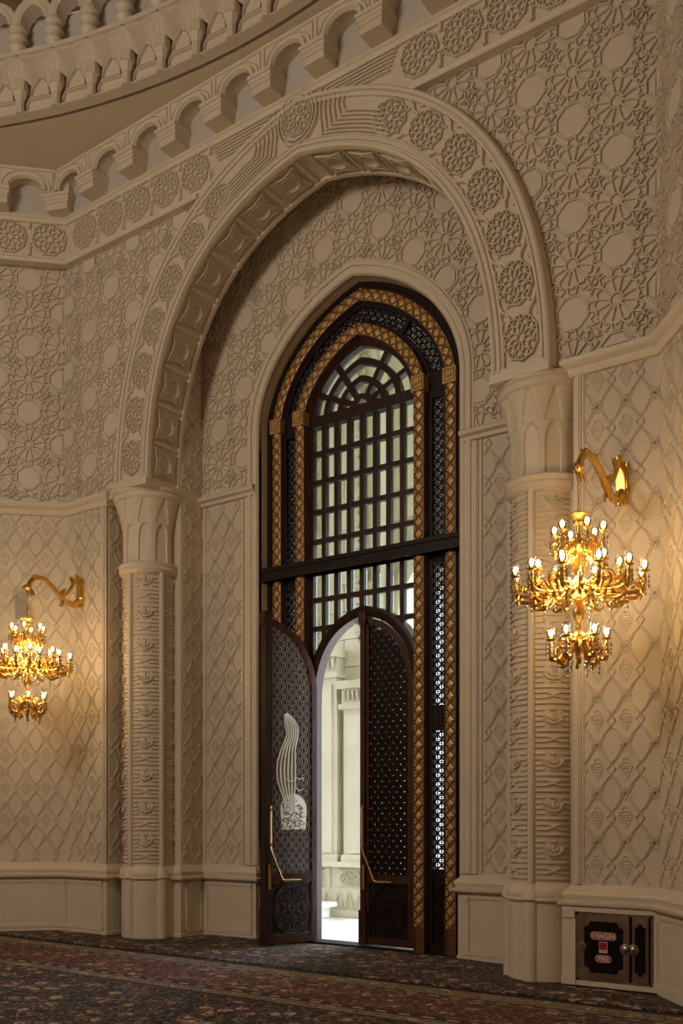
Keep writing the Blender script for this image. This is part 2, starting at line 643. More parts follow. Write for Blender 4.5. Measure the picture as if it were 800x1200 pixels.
def octastar_mesh(r=.185, name='star_medallion', material=None):
    """openwork star medallion of the frieze and the arch: an octagon of interlaced bars"""
    mb = MB()
    P = lambda rr, a: (rr * math.sin(R(a)), rr * math.cos(R(a)))
    n = 10
    st = 360 / n
    for k in range(n):
        a = k * st
        mb.bar(P(r * .93, a), P(r, a + st / 2), 0, r * .10, .035)
        mb.bar(P(r, a + st / 2), P(r * .93, a + st), 0, r * .10, .035)
        mb.bar(P(r * .20, a), P(r * .48, a), 0, r * .10, .030)
        mb.bar(P(r * .48, a), P(r * .70, a + st / 2), 0, r * .09, .034)
        mb.bar(P(r * .48, a), P(r * .70, a - st / 2), 0, r * .09, .034)
        mb.bar(P(r * .70, a + st / 2), P(r * .98, a + st / 2), 0, r * .09, .032)
        mb.bar(P(r * .70, a + st / 2), P(r * .93, a), 0, r * .08, .032)
        mb.bar(P(r * .70, a + st / 2), P(r * .93, a + st), 0, r * .08, .032)
        mb.bar(P(r * .22, a - st / 2), P(r * .22, a + st / 2), 0, r * .08, .030)
    rim = [P(r * 1.0, k * 45 + 22.5) for k in range(8)]
    return mb.mesh(name, material or M['plaster'])

ME_STAR = octastar_mesh()

# ------------------------------------------------------------------ front wall
def front_wall():
    mb = MB()
    mid = offset(INNER, .30)
    xl, xr = PL + .8, PR - .6
    poly = [(PL + .15, 5.80)] + [(mid[0][0], 5.80)] + mid + [(mid[-1][0], 5.80)] + [(PR - .25, 5.80), (PR - .25, ZS), (PL + .15, ZS)]
    mb.prism(poly, YR, YR + .45)
    # tall jambs of the niche behind the arch
    mb.box(-3.0, -2.47, -.62, .25, 5.80, 9.4)
    mb.box(2.44, 3.0, -.62, .25, 5.80, 9.4)
    # piers
    mb.box(PL + .1, XPL, YP, -.1, 0, 5.85)
    mb.box(XPR, PR - .1, YP, -.1, 0, 5.85)
    # notch backs behind the columns and the jambs beside the niche
    mb.box(-3.5, -2.95, -.60, -.1, 0, 5.85)
    mb.box(-3.0, -2.45, -.62, .25, 0, 5.85)
    mb.box(2.95, 3.2, -.60, -.1, 0, 5.85)
    mb.box(2.42, 3.0, -.62, .25, 0, 5.85)
    return struct(obj('wall_front', mb, M['plaster']))
wall_front = front_wall()

# string course on the piers (follows the corner into each facet)
STR = [(0.0, 5.73), (.03, 5.735), (.045, 5.77), (.05, 5.80), (.09, 5.83), (.105, 5.85), (.105, 5.885), (.06, 5.90), (-.05, 5.90), (-.05, 5.73)]
dl = (math.cos(AL), math.sin(AL)); dr = (math.cos(AR), math.sin(AR))
mb = MB(); moulding_along(mb, [(XCL - dl[0] * 5, YP - dl[1] * 5), (XCL, YP), (XPL, YP), (XPL, -.5)], STR)
trim1 = struct(obj('trim_1', mb, M['plaster_smooth'], smooth=True))
mb = MB(); moulding_along(mb, [(XPR, -.45), (XPR, YP), (XCR, YP), (XCR + dr[0] * 5, YP + dr[1] * 5)], STR)
trim2 = struct(obj('trim_2', mb, M['plaster_smooth'], smooth=True))

def above(u, z):
    return z > 5.93 and z < ZF0 + .03 and not inside(OUT_CUT, u, z) and u > PL + .46 and u < PR - .50
OUT_CUT = offset(INNER, BAND - .06)
OUT_CUT = [(OUT_CUT[0][0], 5.0)] + OUT_CUT + [(OUT_CUT[-1][0], 5.0)]
girih(wall_front, YR, 3.14, 7.24, True, above, (-19, 4), (-5, 6))

# pier panels: raised edge fillets and strap lattice
def pier_panel(parent, u0, u1, z0, z1, y, ua, za, edge=.10, sides=(1, 1)):
    mb = MB()
    def fillet(a, b):
        for k, (w, h) in enumerate(((.10, .012), (.05, .026), (.018, .036))):
            mb.box(a + (b - a) * .5 - w / 2 * edge / .1, a + (b - a) * .5 + w / 2 * edge / .1, y - h, y + .01, z0, z1)
    if sides[0]: fillet(u0, u0 + edge)
    if sides[1]: fillet(u1 - edge, u1)
    if mb.v:
        obj('edge_fillet', mb, M['plaster_smooth'], parent)
    lattice_field(parent, y, u0 + (edge if sides[0] else 0) + .01, u1 - (edge if sides[1] else 0) - .01, z0 + .02, z1 - .02, ua, za)
pier_panel(wall_front, XCL, XPL, .95, 5.78, YP, -4.0, 2.70, sides=(0, 1))
pier_panel(wall_front, XPR, XCR, .95, 5.78, YP, 3.37, 2.70, sides=(1, 0))

# reveals facing the middle (left pier return, left jamb, right ones mirrored)
def reveal_lattice(x, ya, yb, z0, z1, facing, ua):
    a = R(90) if facing > 0 else R(-90)
    # local u runs along world y
    hold = MB()
    # a thin bed to carry the straps
    L = yb - ya
    hold.box(0, L, -.004, .006, z0, z1)
    if facing > 0:
        o = obj('reveal_bed', hold, M['plaster'], wall_front, loc=(x, ya, 0), rot=(0, 0, R(90)))
    else:
        o = obj('reveal_bed', hold, M['plaster'], wall_front, loc=(x, yb, 0), rot=(0, 0, R(-90)))
    lattice_field(o, -.004, .02, L - .02, z0 + .02, z1 - .02, ua, 2.73)
reveal_lattice(XPL, -.99, -.60, .95, 5.76, 1, .2)
reveal_lattice(-2.45, -.60, -.21, .95, 5.76, 1, .2)
reveal_lattice(2.42, -.60, -.21, .95, 5.76, -1, .2)
reveal_lattice(-2.465, -.60, -.21, 5.92, 8.2, 1, .2)
reveal_lattice(2.435, -.60, -.21, 5.92, 8.2, -1, .2)

# ------------------------------------------------------------------ side facets
def facet_frame(name, pivot, ang, u0, u1):
    mb = MB()
    lo, hi = min(u0, u1), max(u0, u1)
    mb.box(lo, hi, YP, YP + .4, 0, 5.85)
    mb.box(lo, hi, YR, YR + .45, 5.80, ZS)
    o = struct(obj(name, mb, M['plaster'], loc=(pivot, 0, 0), rot=(0, 0, ang)))
    return o
wall_left = facet_frame('wall_left', PL, AL, -7.9, .34)
wall_right = facet_frame('wall_right', PR, AR, -.38, 7.9)
def left_vis(u, z): return 5.93 < z < ZF0 + .03 and -3.2 < u < -.44
def right_vis(u, z): return 5.93 < z < ZF0 + .03 and .50 < u < 3.2
girih(wall_left, YR, -.905, 7.15, True, left_vis, (-7, 3), (-5, 6))
girih(wall_right, YR, .02, 7.27, False, right_vis, (-2, 8), (-5, 6))
lattice_field(wall_left, YP, -2.8, -.44, .97, 5.76, -.95, 2.645)
lattice_field(wall_right, YP, .50, 2.8, .97, 5.76, -.1, 2.73)
# the other five walls of the octagon, plain
def tip(px, a, u): return (px + math.cos(a) * u - math.sin(a) * YP, math.sin(a) * u + math.cos(a) * YP)
LP, RP = tip(PL, AL, -7.9), tip(PR, AR, 7.9)
vert_wall('wall_west', (LP[0], -15.2), LP)
vert_wall('wall_southwest', (-4.2, -20.9), (LP[0], -15.2))
vert_wall('wall_back', (4.2, -20.9), (-4.2, -20.9))
vert_wall('wall_southeast', (RP[0], -15.2), (4.2, -20.9))
vert_wall('wall_east', RP, (RP[0], -15.2))

# ------------------------------------------------------------------ niche wall round the portal
def niche():
    NC = arch(DOOR, 1.465, 6.55, 1.52, 0, foot=0.0)
    mb = MB()
    poly = [(-2.75, 0)] + NC + [(2.75, 0), (2.75, 9.9), (-2.75, 9.9)]
    mb.prism(poly, YB, .26)
    o = struct(obj('wall_niche', mb, M['plaster']))
    # roll moulding round the opening
    m2 = MB()
    leg = arch(DOOR, 1.465, 6.55, 1.52, 0, foot=.95)
    sweep(m2, leg, [(0, YB + .05), (0, YB - .005), (.02, YB - .03), (.07, YB - .035), (.075, YB - .02), (.10, YB - .02), (.105, YB - .045), (.15, YB - .045), (.165, YB - .02), (.185, YB - .02), (.195, YB + .02)])
    obj('arch_moulding', m2, M['plaster_smooth'], o, smooth=True)
    cut = offset(arch(DOOR, 1.465, 6.55, 1.52, 0, foot=.5), .16)
    def vis(u, z):
        return z > 5.92 and not inside(cut, u, z) and inside(REVC, u, z) and abs(u) < 2.46
    REVC = [(-2.5, 5.0)] + [(max(-2.5, min(2.5, x)), z) for x, z in offset(INNER, .5)] + [(2.5, 5.0)]
    girih(o, YB, .43, 8.53, True, vis, (-8, 6), (-7, 3))
    for s in (-1, 1):
        m4 = MB()
        xs = sorted((s * 1.50, s * 2.46))
        moulding_along(m4, [(xs[0] if s > 0 else xs[0], YB), (xs[1], YB)], [(0, 5.72), (.04, 5.73), (.05, 5.77), (.09, 5.79), (.10, 5.83), (.05, 5.86), (-.03, 5.86), (-.03, 5.72)])
        obj('string_course', m4, M['plaster_smooth'], o, smooth=True)
        m5 = MB()
        for x, w, h in ((1.62, .16, .014), (1.56, .05, .03), (1.65, .07, .026), (1.73, .03, .02), (2.42, .06, .016)):
            m5.box(s * x - w / 2, s * x + w / 2, YB - h, YB + .01, .95, 5.72)
        obj('edge_fillet', m5, M['plaster_smooth'], o)
        u0, u1 = sorted((s * 1.76, s * 2.38))
        lattice_field(o, YB, u0, u1, .97, 5.70, s * 2.09 - LW / 2, 2.73)
    return o
wall_niche = niche()

# ------------------------------------------------------------------ the great arch: band, soffit coffers, medallions
def great_arch():
    mb = MB()
    sweep(mb, INNER, [(.30, -.55), (.02, -.58), (0, -.60), (0, -.65), (.03, -.665), (.03, -1.11), (0, -1.125), (0, -1.175), (.01, -1.195), (.035, -1.20), (.05, -1.19), (.055, -1.172), (.07, -1.172), (.075, -1.195), (.09, -1.20), (.105, -1.195), (.11, -1.172), (.125, -1.172), (.13, -1.185), (.142, -1.185), (.147, -1.15), (.515, -1.15), (.52, -1.18), (.545, -1.185), (.55, -1.165), (.565, -1.165), (.575, -1.195), (.60, -1.20), (.62, -1.185), (.63, -1.10), (BAND, -1.09), (BAND, -.9), (.35, -.9)])
    o = struct(obj('trim_3', mb, M['plaster_smooth'], smooth=True))
    # coffers of the soffit
    S = along(INNER)
    half = S[-1] / 2
    n = 9
    step = (half - .12) / n
    P = lambda r, a: (r * math.sin(R(a)), r * math.cos(R(a)))
    cm = MB()
    # diamond star with four pointed corners and a round boss in the middle
    star = []
    for k in range(4):
        star += [P(.255, k * 90 + 45), P(.135, k * 90 + 90)]
    so, ci = [], []
    for k in range(8):
        a, b = star[k], star[(k + 1) % 8]
        for t in (0, 1 / 3, 2 / 3):
            so.append((a[0] + (b[0] - a[0]) * t, a[1] + (b[1] - a[1]) * t))
            ci.append(P(.104, k * 45 + 45 + 45 * t))
    cm.skin([[(x, y, z) for x, z in pl] for pl, y in ((so, .0), (so, -.026), (ci, -.026), ([(x * .80, z * .80) for x, z in ci], .0))], closed=True)
    cm.strap(star, -.026, .012, .010, closed=True)
    cm.strap([P(.112, k * 22.5) for k in range(16)], -.026, .012, .010, closed=True)
    for k in range(4):
        a = k * 90 + 45
        for q in (-11, 11):
            cm.bar(P(.125, a + q), P(.235, a + q * .35), -.026, .008, .010)
        for rr in (.145, .172, .200):
            cm.bar(P(rr, a - 17 + (rr - .145) * 190), P(rr, a + 17 - (rr - .145) * 190), -.026, .008, .010)
    n0 = len(cm.v)
    cm.lathe([(.09, .0), (.05, .004), (0, .006)], 16, cap=False)
    stand(cm, n0)
    # shallow square frame round it
    for a, b in (((-.19, -.215), (.19, -.215)), ((-.19, .215), (.19, .215)), ((-.19, -.215), (-.19, .215)), ((.19, -.215), (.19, .215))):
        cm.bar(a, b, 0, .012, .006)
    me = cm.mesh('soffit_coffer', M['plaster'])
    rm = MB()
    for w, h in ((.060, .012), (.034, .026)):
        rm.box(-w / 2, w / 2, -h, .01, -.212, .212)
    mer = rm.mesh('soffit_rib', M['plaster_smooth'])
    def place(mesh, name, t, d=.03):
        (x, z), (nx, nz) = at(INNER, S, t)
        tx, tz = nz, -nx
        # local x -> tangent, local z -> world y, local -y -> inward (-normal)
        m = Matrix(((tx, nx, 0, x + nx * d), (0, 0, 1, -.89), (tz, nz, 0, z + nz * d), (0, 0, 0, 1)))
        link(name, mesh, o, mtx=m)
    for side in (0, 1):
        for k in range(n + 1):
            t = .02 + k * step
            place(mer, 'soffit_rib', t if side == 0 else S[-1] - t)
            if k < n:
                t2 = t + step / 2
                place(me, 'soffit_coffer', t2 if side == 0 else S[-1] - t2)
    # star medallions on the face and the little links between them
    mid = offset(INNER, .325)
    Sm = along(mid)
    gap = .545
    lk = MB()
    for sg in (-1, 1):
        lk.strap([(-.10, sg * .19), (-.03, sg * .165), (.02, sg * .115), (.09, sg * .095)], 0, .034, .040)
        lk.strap([(.10, sg * .19), (.05, sg * .175)], 0, .034, .030)
        lk.strap([(-.06, sg * .12), (-.09, sg * .095)], 0, .030, .026)
    mel = lk.mesh('strap_link', M['plaster_smooth'])
    for side in (0, 1):
        for k in range(7):
            t = .34 + k * gap
            for nm, msh, tt in (('star_medallion', ME_STAR, t), ('strap_link', mel, t + gap / 2)):
                if nm == 'strap_link' and k == 6: continue
                tq = tt if side == 0 else Sm[-1] - tt
                (x, z), (nx, nz) = at(mid, Sm, tq)
                a = math.atan2(nx, nz)
                link(nm, msh, o, loc=(x, -1.15, z), rot=(0, a, 0), scale=(1.22, 1, 1.0) if nm == 'star_medallion' else None)
    # small moulded foot standing on each capital
    for s in (-1, 1):
        f = MB()
        x = INNER[0][0] if s < 0 else INNER[-1][0]
        a, b = sorted((x - s * .0, x + s * (BAND - .02)))
        f.box(a, b, -1.22, -.6, 5.80, 5.88)
        f.box(a + .05, b - .05, -1.19, -.6, 5.88, 5.93)
        obj('arch_foot', f, M['plaster_smooth'], o)
    return o
trim_arch = great_arch()

# ------------------------------------------------------------------ frieze with the interlaced centre
def frieze():
    mb = MB()
        # two field pieces either side of the arch crown (the arch band fills the middle)
    mb.prism([(PLF + .47, ZF0), (-1.5, ZF0), (-.55, ZF0 + .36), (0, ZF0 + .5), (.5, ZF0 + .36), (1.4, ZF0), (PR - .56, ZF0), (PR - .56, ZF1 + .02), (PLF + .47, ZF1 + .02)], -1.148, -.95)
    o = struct(obj('trim_4', mb, M['plaster_smooth']))
    top = [(0, ZF1 - .06), (.03, ZF1 - .055), (.04, ZF1 - .035), (.04, ZF1 - .015), (.06, ZF1), (.06, ZF1 + .03), (-.05, ZF1 + .03), (-.05, ZF1 - .06)]
    bot = [(-.10, ZF0 - .02), (.02, ZF0 - .02), (.035, ZF0 - .005), (.04, ZF0 + .02), (.02, ZF0 + .035), (.0, ZF0 + .05), (-.05, ZF0 + .05)]
    YL = -1.15
    cl = (PLF - YL * math.tan(AL / 2), YL)
    cr = (PR + YL * math.tan(-AR / 2), YL)
    m = MB()
    moulding_along(m, [(cl[0] - dl[0] * 6, cl[1] - dl[1] * 6), cl, cr, (cr[0] + dr[0] * 6, cr[1] + dr[1] * 6)], top)
    obj('top_moulding', m, M['plaster_smooth'], o, smooth=True)
    m = MB(); moulding_along(m, [(cl[0] - dl[0] * 6, cl[1] - dl[1] * 6), cl, (-1.62, YL)], bot)
    obj('bottom_moulding', m, M['plaster_smooth'], o, smooth=True)
    m = MB(); moulding_along(m, [(1.40, YL), cr, (cr[0] + dr[0] * 6, cr[1] + dr[1] * 6)], bot)
    obj('bottom_moulding', m, M['plaster_smooth'], o, smooth=True)
    # field on the facets
    for piv, a, u0, u1, nm in ((PLF, AL, -6, -.45, 'facet_field'), (PR, AR, .5, 6, 'facet_field')):
        f = MB(); f.box(u0, u1, -1.148, -.95, ZF0, ZF1)
        obj(nm, f, M['plaster_smooth'], o, loc=(piv, 0, 0), rot=(0, 0, a))
    zc = (ZF0 + ZF1) / 2 + .02
    me = octastar_mesh(.225)
    xs = [-3.71 + .512 * k for k in range(-1, 5)] + [1.52 + .50 * k for k in range(0, 5)]
    dv = MB()
    dv.bar((0, -.24), (0, -.12), 0, .05, .04); dv.bar((0, .12), (0, .24), 0, .05, .04)
    dv.bar((-.03, -.13), (.03, -.06), 0, .03, .03); dv.bar((.03, -.13), (-.03, -.06), 0, .03, .03)
    med = dv.mesh('strap_link', M['plaster_smooth'])
    for x in xs:
        if x > PR - .75 or x < PLF + .65: continue
        link('star_medallion', me, o, loc=(x, -1.148, zc))
        link('strap_link', med, o, loc=(x + .256, -1.148, zc))
    for piv, a, us in ((PLF, AL, [-.70 - .52 * k for k in range(5)]), (PR, AR, [.80 + .52 * k for k in range(5)])):
        for u in us:
            d = (math.cos(a), math.sin(a))
            n = (math.sin(a), -math.cos(a))
            link('star_medallion', me, o, loc=(piv + d[0] * u + n[0] * 1.148, d[1] * u + n[1] * 1.148, zc), rot=(0, 0, a))
            link('strap_link', med, o, loc=(piv + d[0] * (u - .26) + n[0] * 1.148, d[1] * (u - .26) + n[1] * 1.148, zc), rot=(0, 0, a))
    # central roundel
    c = MB()
    P = lambda r, a: (r * math.sin(R(a)), r * math.cos(R(a)))
    cz = 9.43
    for r, w, h in ((.295, .030, .05), (.245, .030, .05)):
        c.strap([(ARCX + P(r, k * 10)[0] * .92, cz + P(r, k * 10)[1]) for k in range(36)], -1.15, w, h, closed=True)
    c.prism([(ARCX + P(.25, k * 15)[0] * .92, cz + P(.25, k * 15)[1]) for k in range(24)], -1.165, -1.14)
    obj('roundel_ring', c, M['plaster_smooth'], o, smooth=True)
    link('star_medallion', octastar_mesh(.20), o, loc=(ARCX, -1.165, cz))
    # nested ridges that tie the frieze to the arch on either side of the roundel
    for s in (-1, 1):
        for k in range(6):
            arc = offset(INNER, .165 + .042 * k)
            lane = [(x - ARCX, z) for x, z in arc]
            xk = .34 + .062 * k
            zt = 9.635 - .040 * k
            end = 1.22 - .02 * k
            low = sorted([(abs(x), z) for x, z in lane if s * x > 0 and xk < abs(x) < end - .02])
            # start of the lower lane at xk
            full = sorted([(abs(x), z) for x, z in lane if s * x >= -1e-6])
            def zat(xx):
                for (xa, za), (xb, zb) in zip(full, full[1:]):
                    if xa <= xx <= xb:
                        return za + (zb - za) * (xx - xa) / max(1e-9, xb - xa)
                return full[-1][1]
            pts = [(end + .10, zt), (xk, zt), (xk - .03, (zt + zat(xk)) / 2), (xk, zat(xk))] + low + [(end, zat(end))]
            if zt - zat(xk) < .02: continue
            m = MB()
            m.strap([(ARCX + s * x, z) for x, z in pts], -1.148, .024, .040, top=.6)
            obj('knot_ridge', m, M['plaster_smooth'], o)
    return o
trim_frieze = frieze()

# ------------------------------------------------------------------ corbel arcade
def corbels():
    root = struct(link('trim_5', None))
    W, B = .742, .285
    g = (W - B) / 2
    plate = MB()
    poly = [(-W / 2, ZS), (-W / 2, 9.93), (-g, 9.93)]
    for k in range(1, 12):
        a = PI * k / 12
        poly.append((-g * math.cos(a), 9.93 + .20 * math.sin(a) ** .8))
    poly += [(g, 9.93), (W / 2, 9.93), (W / 2, ZS)]
    plate.prism(poly, -1.40, -1.15)
    for r0, w, h in ((g + .012, .075, .042), (g + .085, .020, .024)):
        plate.strap([(-r0 * math.cos(PI * k / 14), 9.94 + (r0 - .03) * .88 * math.sin(PI * k / 14) ** .85) for k in range(15)], -1.40, w, h)
    plate.bar((-W / 2 + .03, 9.97), (-W / 2 + .03, ZS - .04), -1.40, .018, .02)
    plate.bar((W / 2 - .03, 9.97), (W / 2 - .03, ZS - .04), -1.40, .018, .02)
    plate.bar((-W / 2 + .03, ZS - .04), (W / 2 - .03, ZS - .04), -1.40, .018, .02)
    me_p = plate.mesh('niche_arch', M['plaster_smooth'])
    blk = MB()
    for e, y0, z0, z1 in ((.030, -1.475, 9.885, 9.925), (.018, -1.455, 9.845, 9.885), (.006, -1.445, 9.80, 9.845), (-.006, -1.43, 9.72, 9.80)):
        blk.box(-B / 2 - e, B / 2 + e, y0, -1.15, z0, z1)
    blk.box(-B / 2 + .01, B / 2 - .01, -1.41, -1.15, 9.92, 9.96)
    me_b = blk.mesh('corbel', M['plaster_smooth'])
    back = MB(); back.box(PLF + .5, PR - .55, -1.19, -.9, ZF1, ZS)
    obj('niche_back', back, M['niche_back'], root)
    x = .5 - .145
    ks = range(-6, 5)
    for k in ks:
        xx = x + k * W
        if PLF + .8 < xx < PR - .8:
            link('corbel', me_b, root, loc=(xx, 0, 0))
        if PLF + .8 < xx + W / 2 < PR - .9:
            link('niche_arch', me_p, root, loc=(xx + W / 2, 0, 0))
    for piv, a, us in ((PLF, AL, [-.60 - W / 2 - W * k for k in range(4)]), (PR, AR, [.66 + W / 2 + W * k for k in range(4)])):
        d = (math.cos(a), math.sin(a))
        bk = MB(); bk.box(-6 if a > 0 else -.5, .5 if a > 0 else 6, -1.19, -.9, ZF1, ZS)
        obj('niche_back', bk, M['niche_back'], root, loc=(piv, 0, 0), rot=(0, 0, a))
        for i, u in enumerate(us):
            link('niche_arch', me_p, root, loc=(piv + d[0] * u, d[1] * u, 0), rot=(0, 0, a))
            s = 1 if a > 0 else -1
            uu = u + s * W / 2 if i else u + s * W / 2 + s * .03
            if i:
                link('corbel', me_b, root, loc=(piv + d[0] * uu, d[1] * uu, 0), rot=(0, 0, a))
        # the corbel that turns the corner
        h = AL / 2 if a > 0 else AR / 2
        link('corbel', me_b, root, loc=(piv - math.copysign(.02, a) * 0, 0, 0), rot=(0, 0, h), scale=(1.15, 1.05, 1))
        m = MB(); m.prism([(-.16, 9.93), (.16, 9.93), (.16, ZS), (-.16, ZS)], -1.46, -1.2)
        obj('corner_block', m, M['plaster_smooth'], root, loc=(piv, 0, 0), rot=(0, 0, h))
    return root
corbels()

# ------------------------------------------------------------------ gallery ring with muqarnas and pendants
def gallery():
    root = struct(link('trim_6', None, loc=(CEN[0], CEN[1], 0)))
    w = .50
    dphi = w / RING
    # colonnette
    c = MB()
    c.lathe([(.060, ZS - .005), (.060, ZS + .02), (.052, ZS + .03), (.052, ZS + .16), (.066, ZS + .18), (.085, ZS + .24), (.088, ZS + .25)], 8, c=(0, -.02, 0))
    c.lathe([(.100, ZS + .25), (.105, ZS + .255), (.105, ZS + .37), (.02, ZS + .43)], 6, c=(0, -.03, 0), a0=PI / 6, a1=PI / 6 + 2 * PI)
    me_c = c.mesh('colonnette', M['plaster_smooth'])
    # panel between colonnettes
    p = MB()
    hw = .185
    p.box(-.25, .25, .06, .14, ZS, ZS + .7)
    p.box(-.25, .25, -.02, .10, ZS + .002, ZS + .02)
    p.strap([(-hw, ZS + .04), (hw, ZS + .04), (hw, ZS + .14), (.15, ZS + .20), (-.15, ZS + .20), (-hw, ZS + .14)], .06, .022, .04, closed=True)
    p.strap([(-.13, ZS + .22), (.13, ZS + .22), (.115, ZS + .32), (0, ZS + .46), (-.115, ZS + .32)], .06, .022, .045, closed=True)
    me_p = p.mesh('niche_panel', M['plaster_smooth'])
    # pointed hood: triangular facets reaching forward from niche to rim
    h = MB()
    zt = ZS + .66
    V = [(0, .07, ZS + .50), (-.11, .05, ZS + .36), (.11, .05, ZS + .36), (-.19, -.05, ZS + .40), (.19, -.05, ZS + .40), (-.257, -.10, zt), (.257, -.10, zt), (0, -.06, zt), (-.13, -.13, ZS + .52), (.13, -.13, ZS + .52), (-.257, -.07, ZS + .40), (.257, -.07, ZS + .40)]
    h.add(V, [(0, 1, 8), (0, 8, 7), (0, 7, 9), (0, 9, 2), (1, 3, 8), (2, 9, 4), (3, 10, 5), (3, 5, 8), (8, 5, 7), (4, 6, 11), (4, 9, 6), (9, 7, 6)])
    h.box(-.26, .26, -.12, .14, zt, zt + .05)
    me_h = h.mesh('muqarnas_hood', M['plaster_smooth'])
    # pendant: turned drop under a pointed arch
    d = MB()
    z0 = 10.93
    d.lathe([(.006, z0 - .03), (.05, z0 - .01), (.085, z0 + .04), (.095, z0 + .07), (.112, z0 + .085), (.118, z0 + .105), (.110, z0 + .13), (.092, z0 + .145), (.090, z0 + .19), (.112, z0 + .205), (.118, z0 + .225), (.110, z0 + .245), (.092, z0 + .26), (.090, z0 + .30), (.112, z0 + .315), (.116, z0 + .335), (.106, z0 + .35), (.09, z0 + .36), (.085, z0 + .42)], 16, c=(0, -.02, 0))
    me_d = d.mesh('pendant', M['plaster_smooth'], True)
    a = MB()
    zz = z0 + .37
    pts = [(-.25, zz + .12), (-.25, zz), (-.165, zz), (-.15, zz + .06), (-.12, zz + .11), (-.06, zz + .16), (0, zz + .19), (.06, zz + .16), (.12, zz + .11), (.15, zz + .06), (.165, zz), (.25, zz), (.25, zz + .12), (.20, zz + .20), (.10, zz + .27), (0, zz + .31), (-.10, zz + .27), (-.20, zz + .20)]
    a.prism(pts, -.11, .08)
    a.strap([(-.20, zz + .02), (-.18, zz + .09), (-.14, zz + .15), (-.07, zz + .21), (0, zz + .24), (.07, zz + .21), (.14, zz + .15), (.18, zz + .09), (.20, zz + .02)], -.11, .03, .012)
    me_a = a.mesh('pendant_arch', M['plaster_smooth'])
    lip = MB()
    lip.skin([[(r * math.sin(2 * PI * i / 180), r * math.cos(2 * PI * i / 180), z) for i in range(180)] for r, z in ((RING + .10, ZS + .02), (RING - .03, ZS + .02), (RING - .035, ZS - .001), (RING + .10, ZS - .001))], closed=True, loop=True)
    obj('ring_lip', lip, M['plaster_smooth'], root, smooth=True)
    k0, k1 = int(R(-34) / dphi), int(R(14) / dphi)
    for k in range(k0, k1):
        for name, me, ph in (('colonnette', me_c, k * dphi), ('niche_panel', me_p, (k + .5) * dphi), ('muqarnas_hood', me_h, (k + .5) * dphi), ('pendant', me_d, (k + .95) * dphi), ('pendant_arch', me_a, (k + 1.45) * dphi)):
            link(name, me, root, loc=(RING * math.sin(ph), RING * math.cos(ph), 0), rot=(0, 0, -ph))
    return root
gallery()

# ------------------------------------------------------------------ plinths
PLP = [(-.02, 0), (.06, 0), (.06, .04), (.05, .05), (.05, .72), (.07, .735), (.11, .75), (.12, .765), (.12, .785), (.07, .80), (.075, .82), (.085, .85), (.07, .88), (.04, .91), (.015, .94), (-.02, .96)]
def plinth(name, pts, panels):
    mb = MB()
    moulding_along(mb, pts, PLP)
    o = struct(obj(name, mb, M['plaster_smooth'], smooth=True))
    for (x0, y0), (x1, y1) in panels:
        L = math.hypot(x1 - x0, y1 - y0)
        a = math.atan2(y1 - y0, x1 - x0)
        f = MB()
        for z0, z1 in ((.055, .105), (.675, .715)): f.box(.02, L - .02, -.062, -.045, z0, z1)
        for u in (.02, L - .09): f.box(u, u + .07, -.066, -.045, .055, .715)
        for u in (.025, L - .085): f.box(u, u + .06, -.078, -.045, .645, .70)
        obj('panel_frame', f, M['plaster_smooth'], o, loc=(x0, y0, 0), rot=(0, 0, a))
    return o
plinth('baseboard_left', [(XCL - dl[0] * 5, YP - dl[1] * 5), (XCL, YP), (XPL, YP), (XPL, -.50)],
       [((XCL - dl[0] * 3.0, YP - dl[1] * 3.0), (XCL - dl[0] * 1.5, YP - dl[1] * 1.5)), ((XCL - dl[0] * 1.5, YP - dl[1] * 1.5), (XCL, YP)), ((XCL, YP), (XPL, YP))])
plinth('baseboard_niche', [(-2.95, -.62), (-2.45, -.62), (-2.45, YB), (-1.52, YB), (-1.52, .1)], [((-2.45, -.60), (-2.45, -.22)), ((-2.40, YB), (-1.52, YB))])
plinth('baseboard_front', [(1.52, .1), (1.52, YB), (2.42, YB), (2.42, -.62), (2.95, -.62)], [((1.52, YB), (2.36, YB))])
plinth('baseboard_right', [(XPR, -.50), (XPR, YP), (XCR, YP), (XCR + dr[0] * 5, YP + dr[1] * 5)],
       [((XCR, YP), (XCR + dr[0] * 1.5, YP + dr[1] * 1.5))])

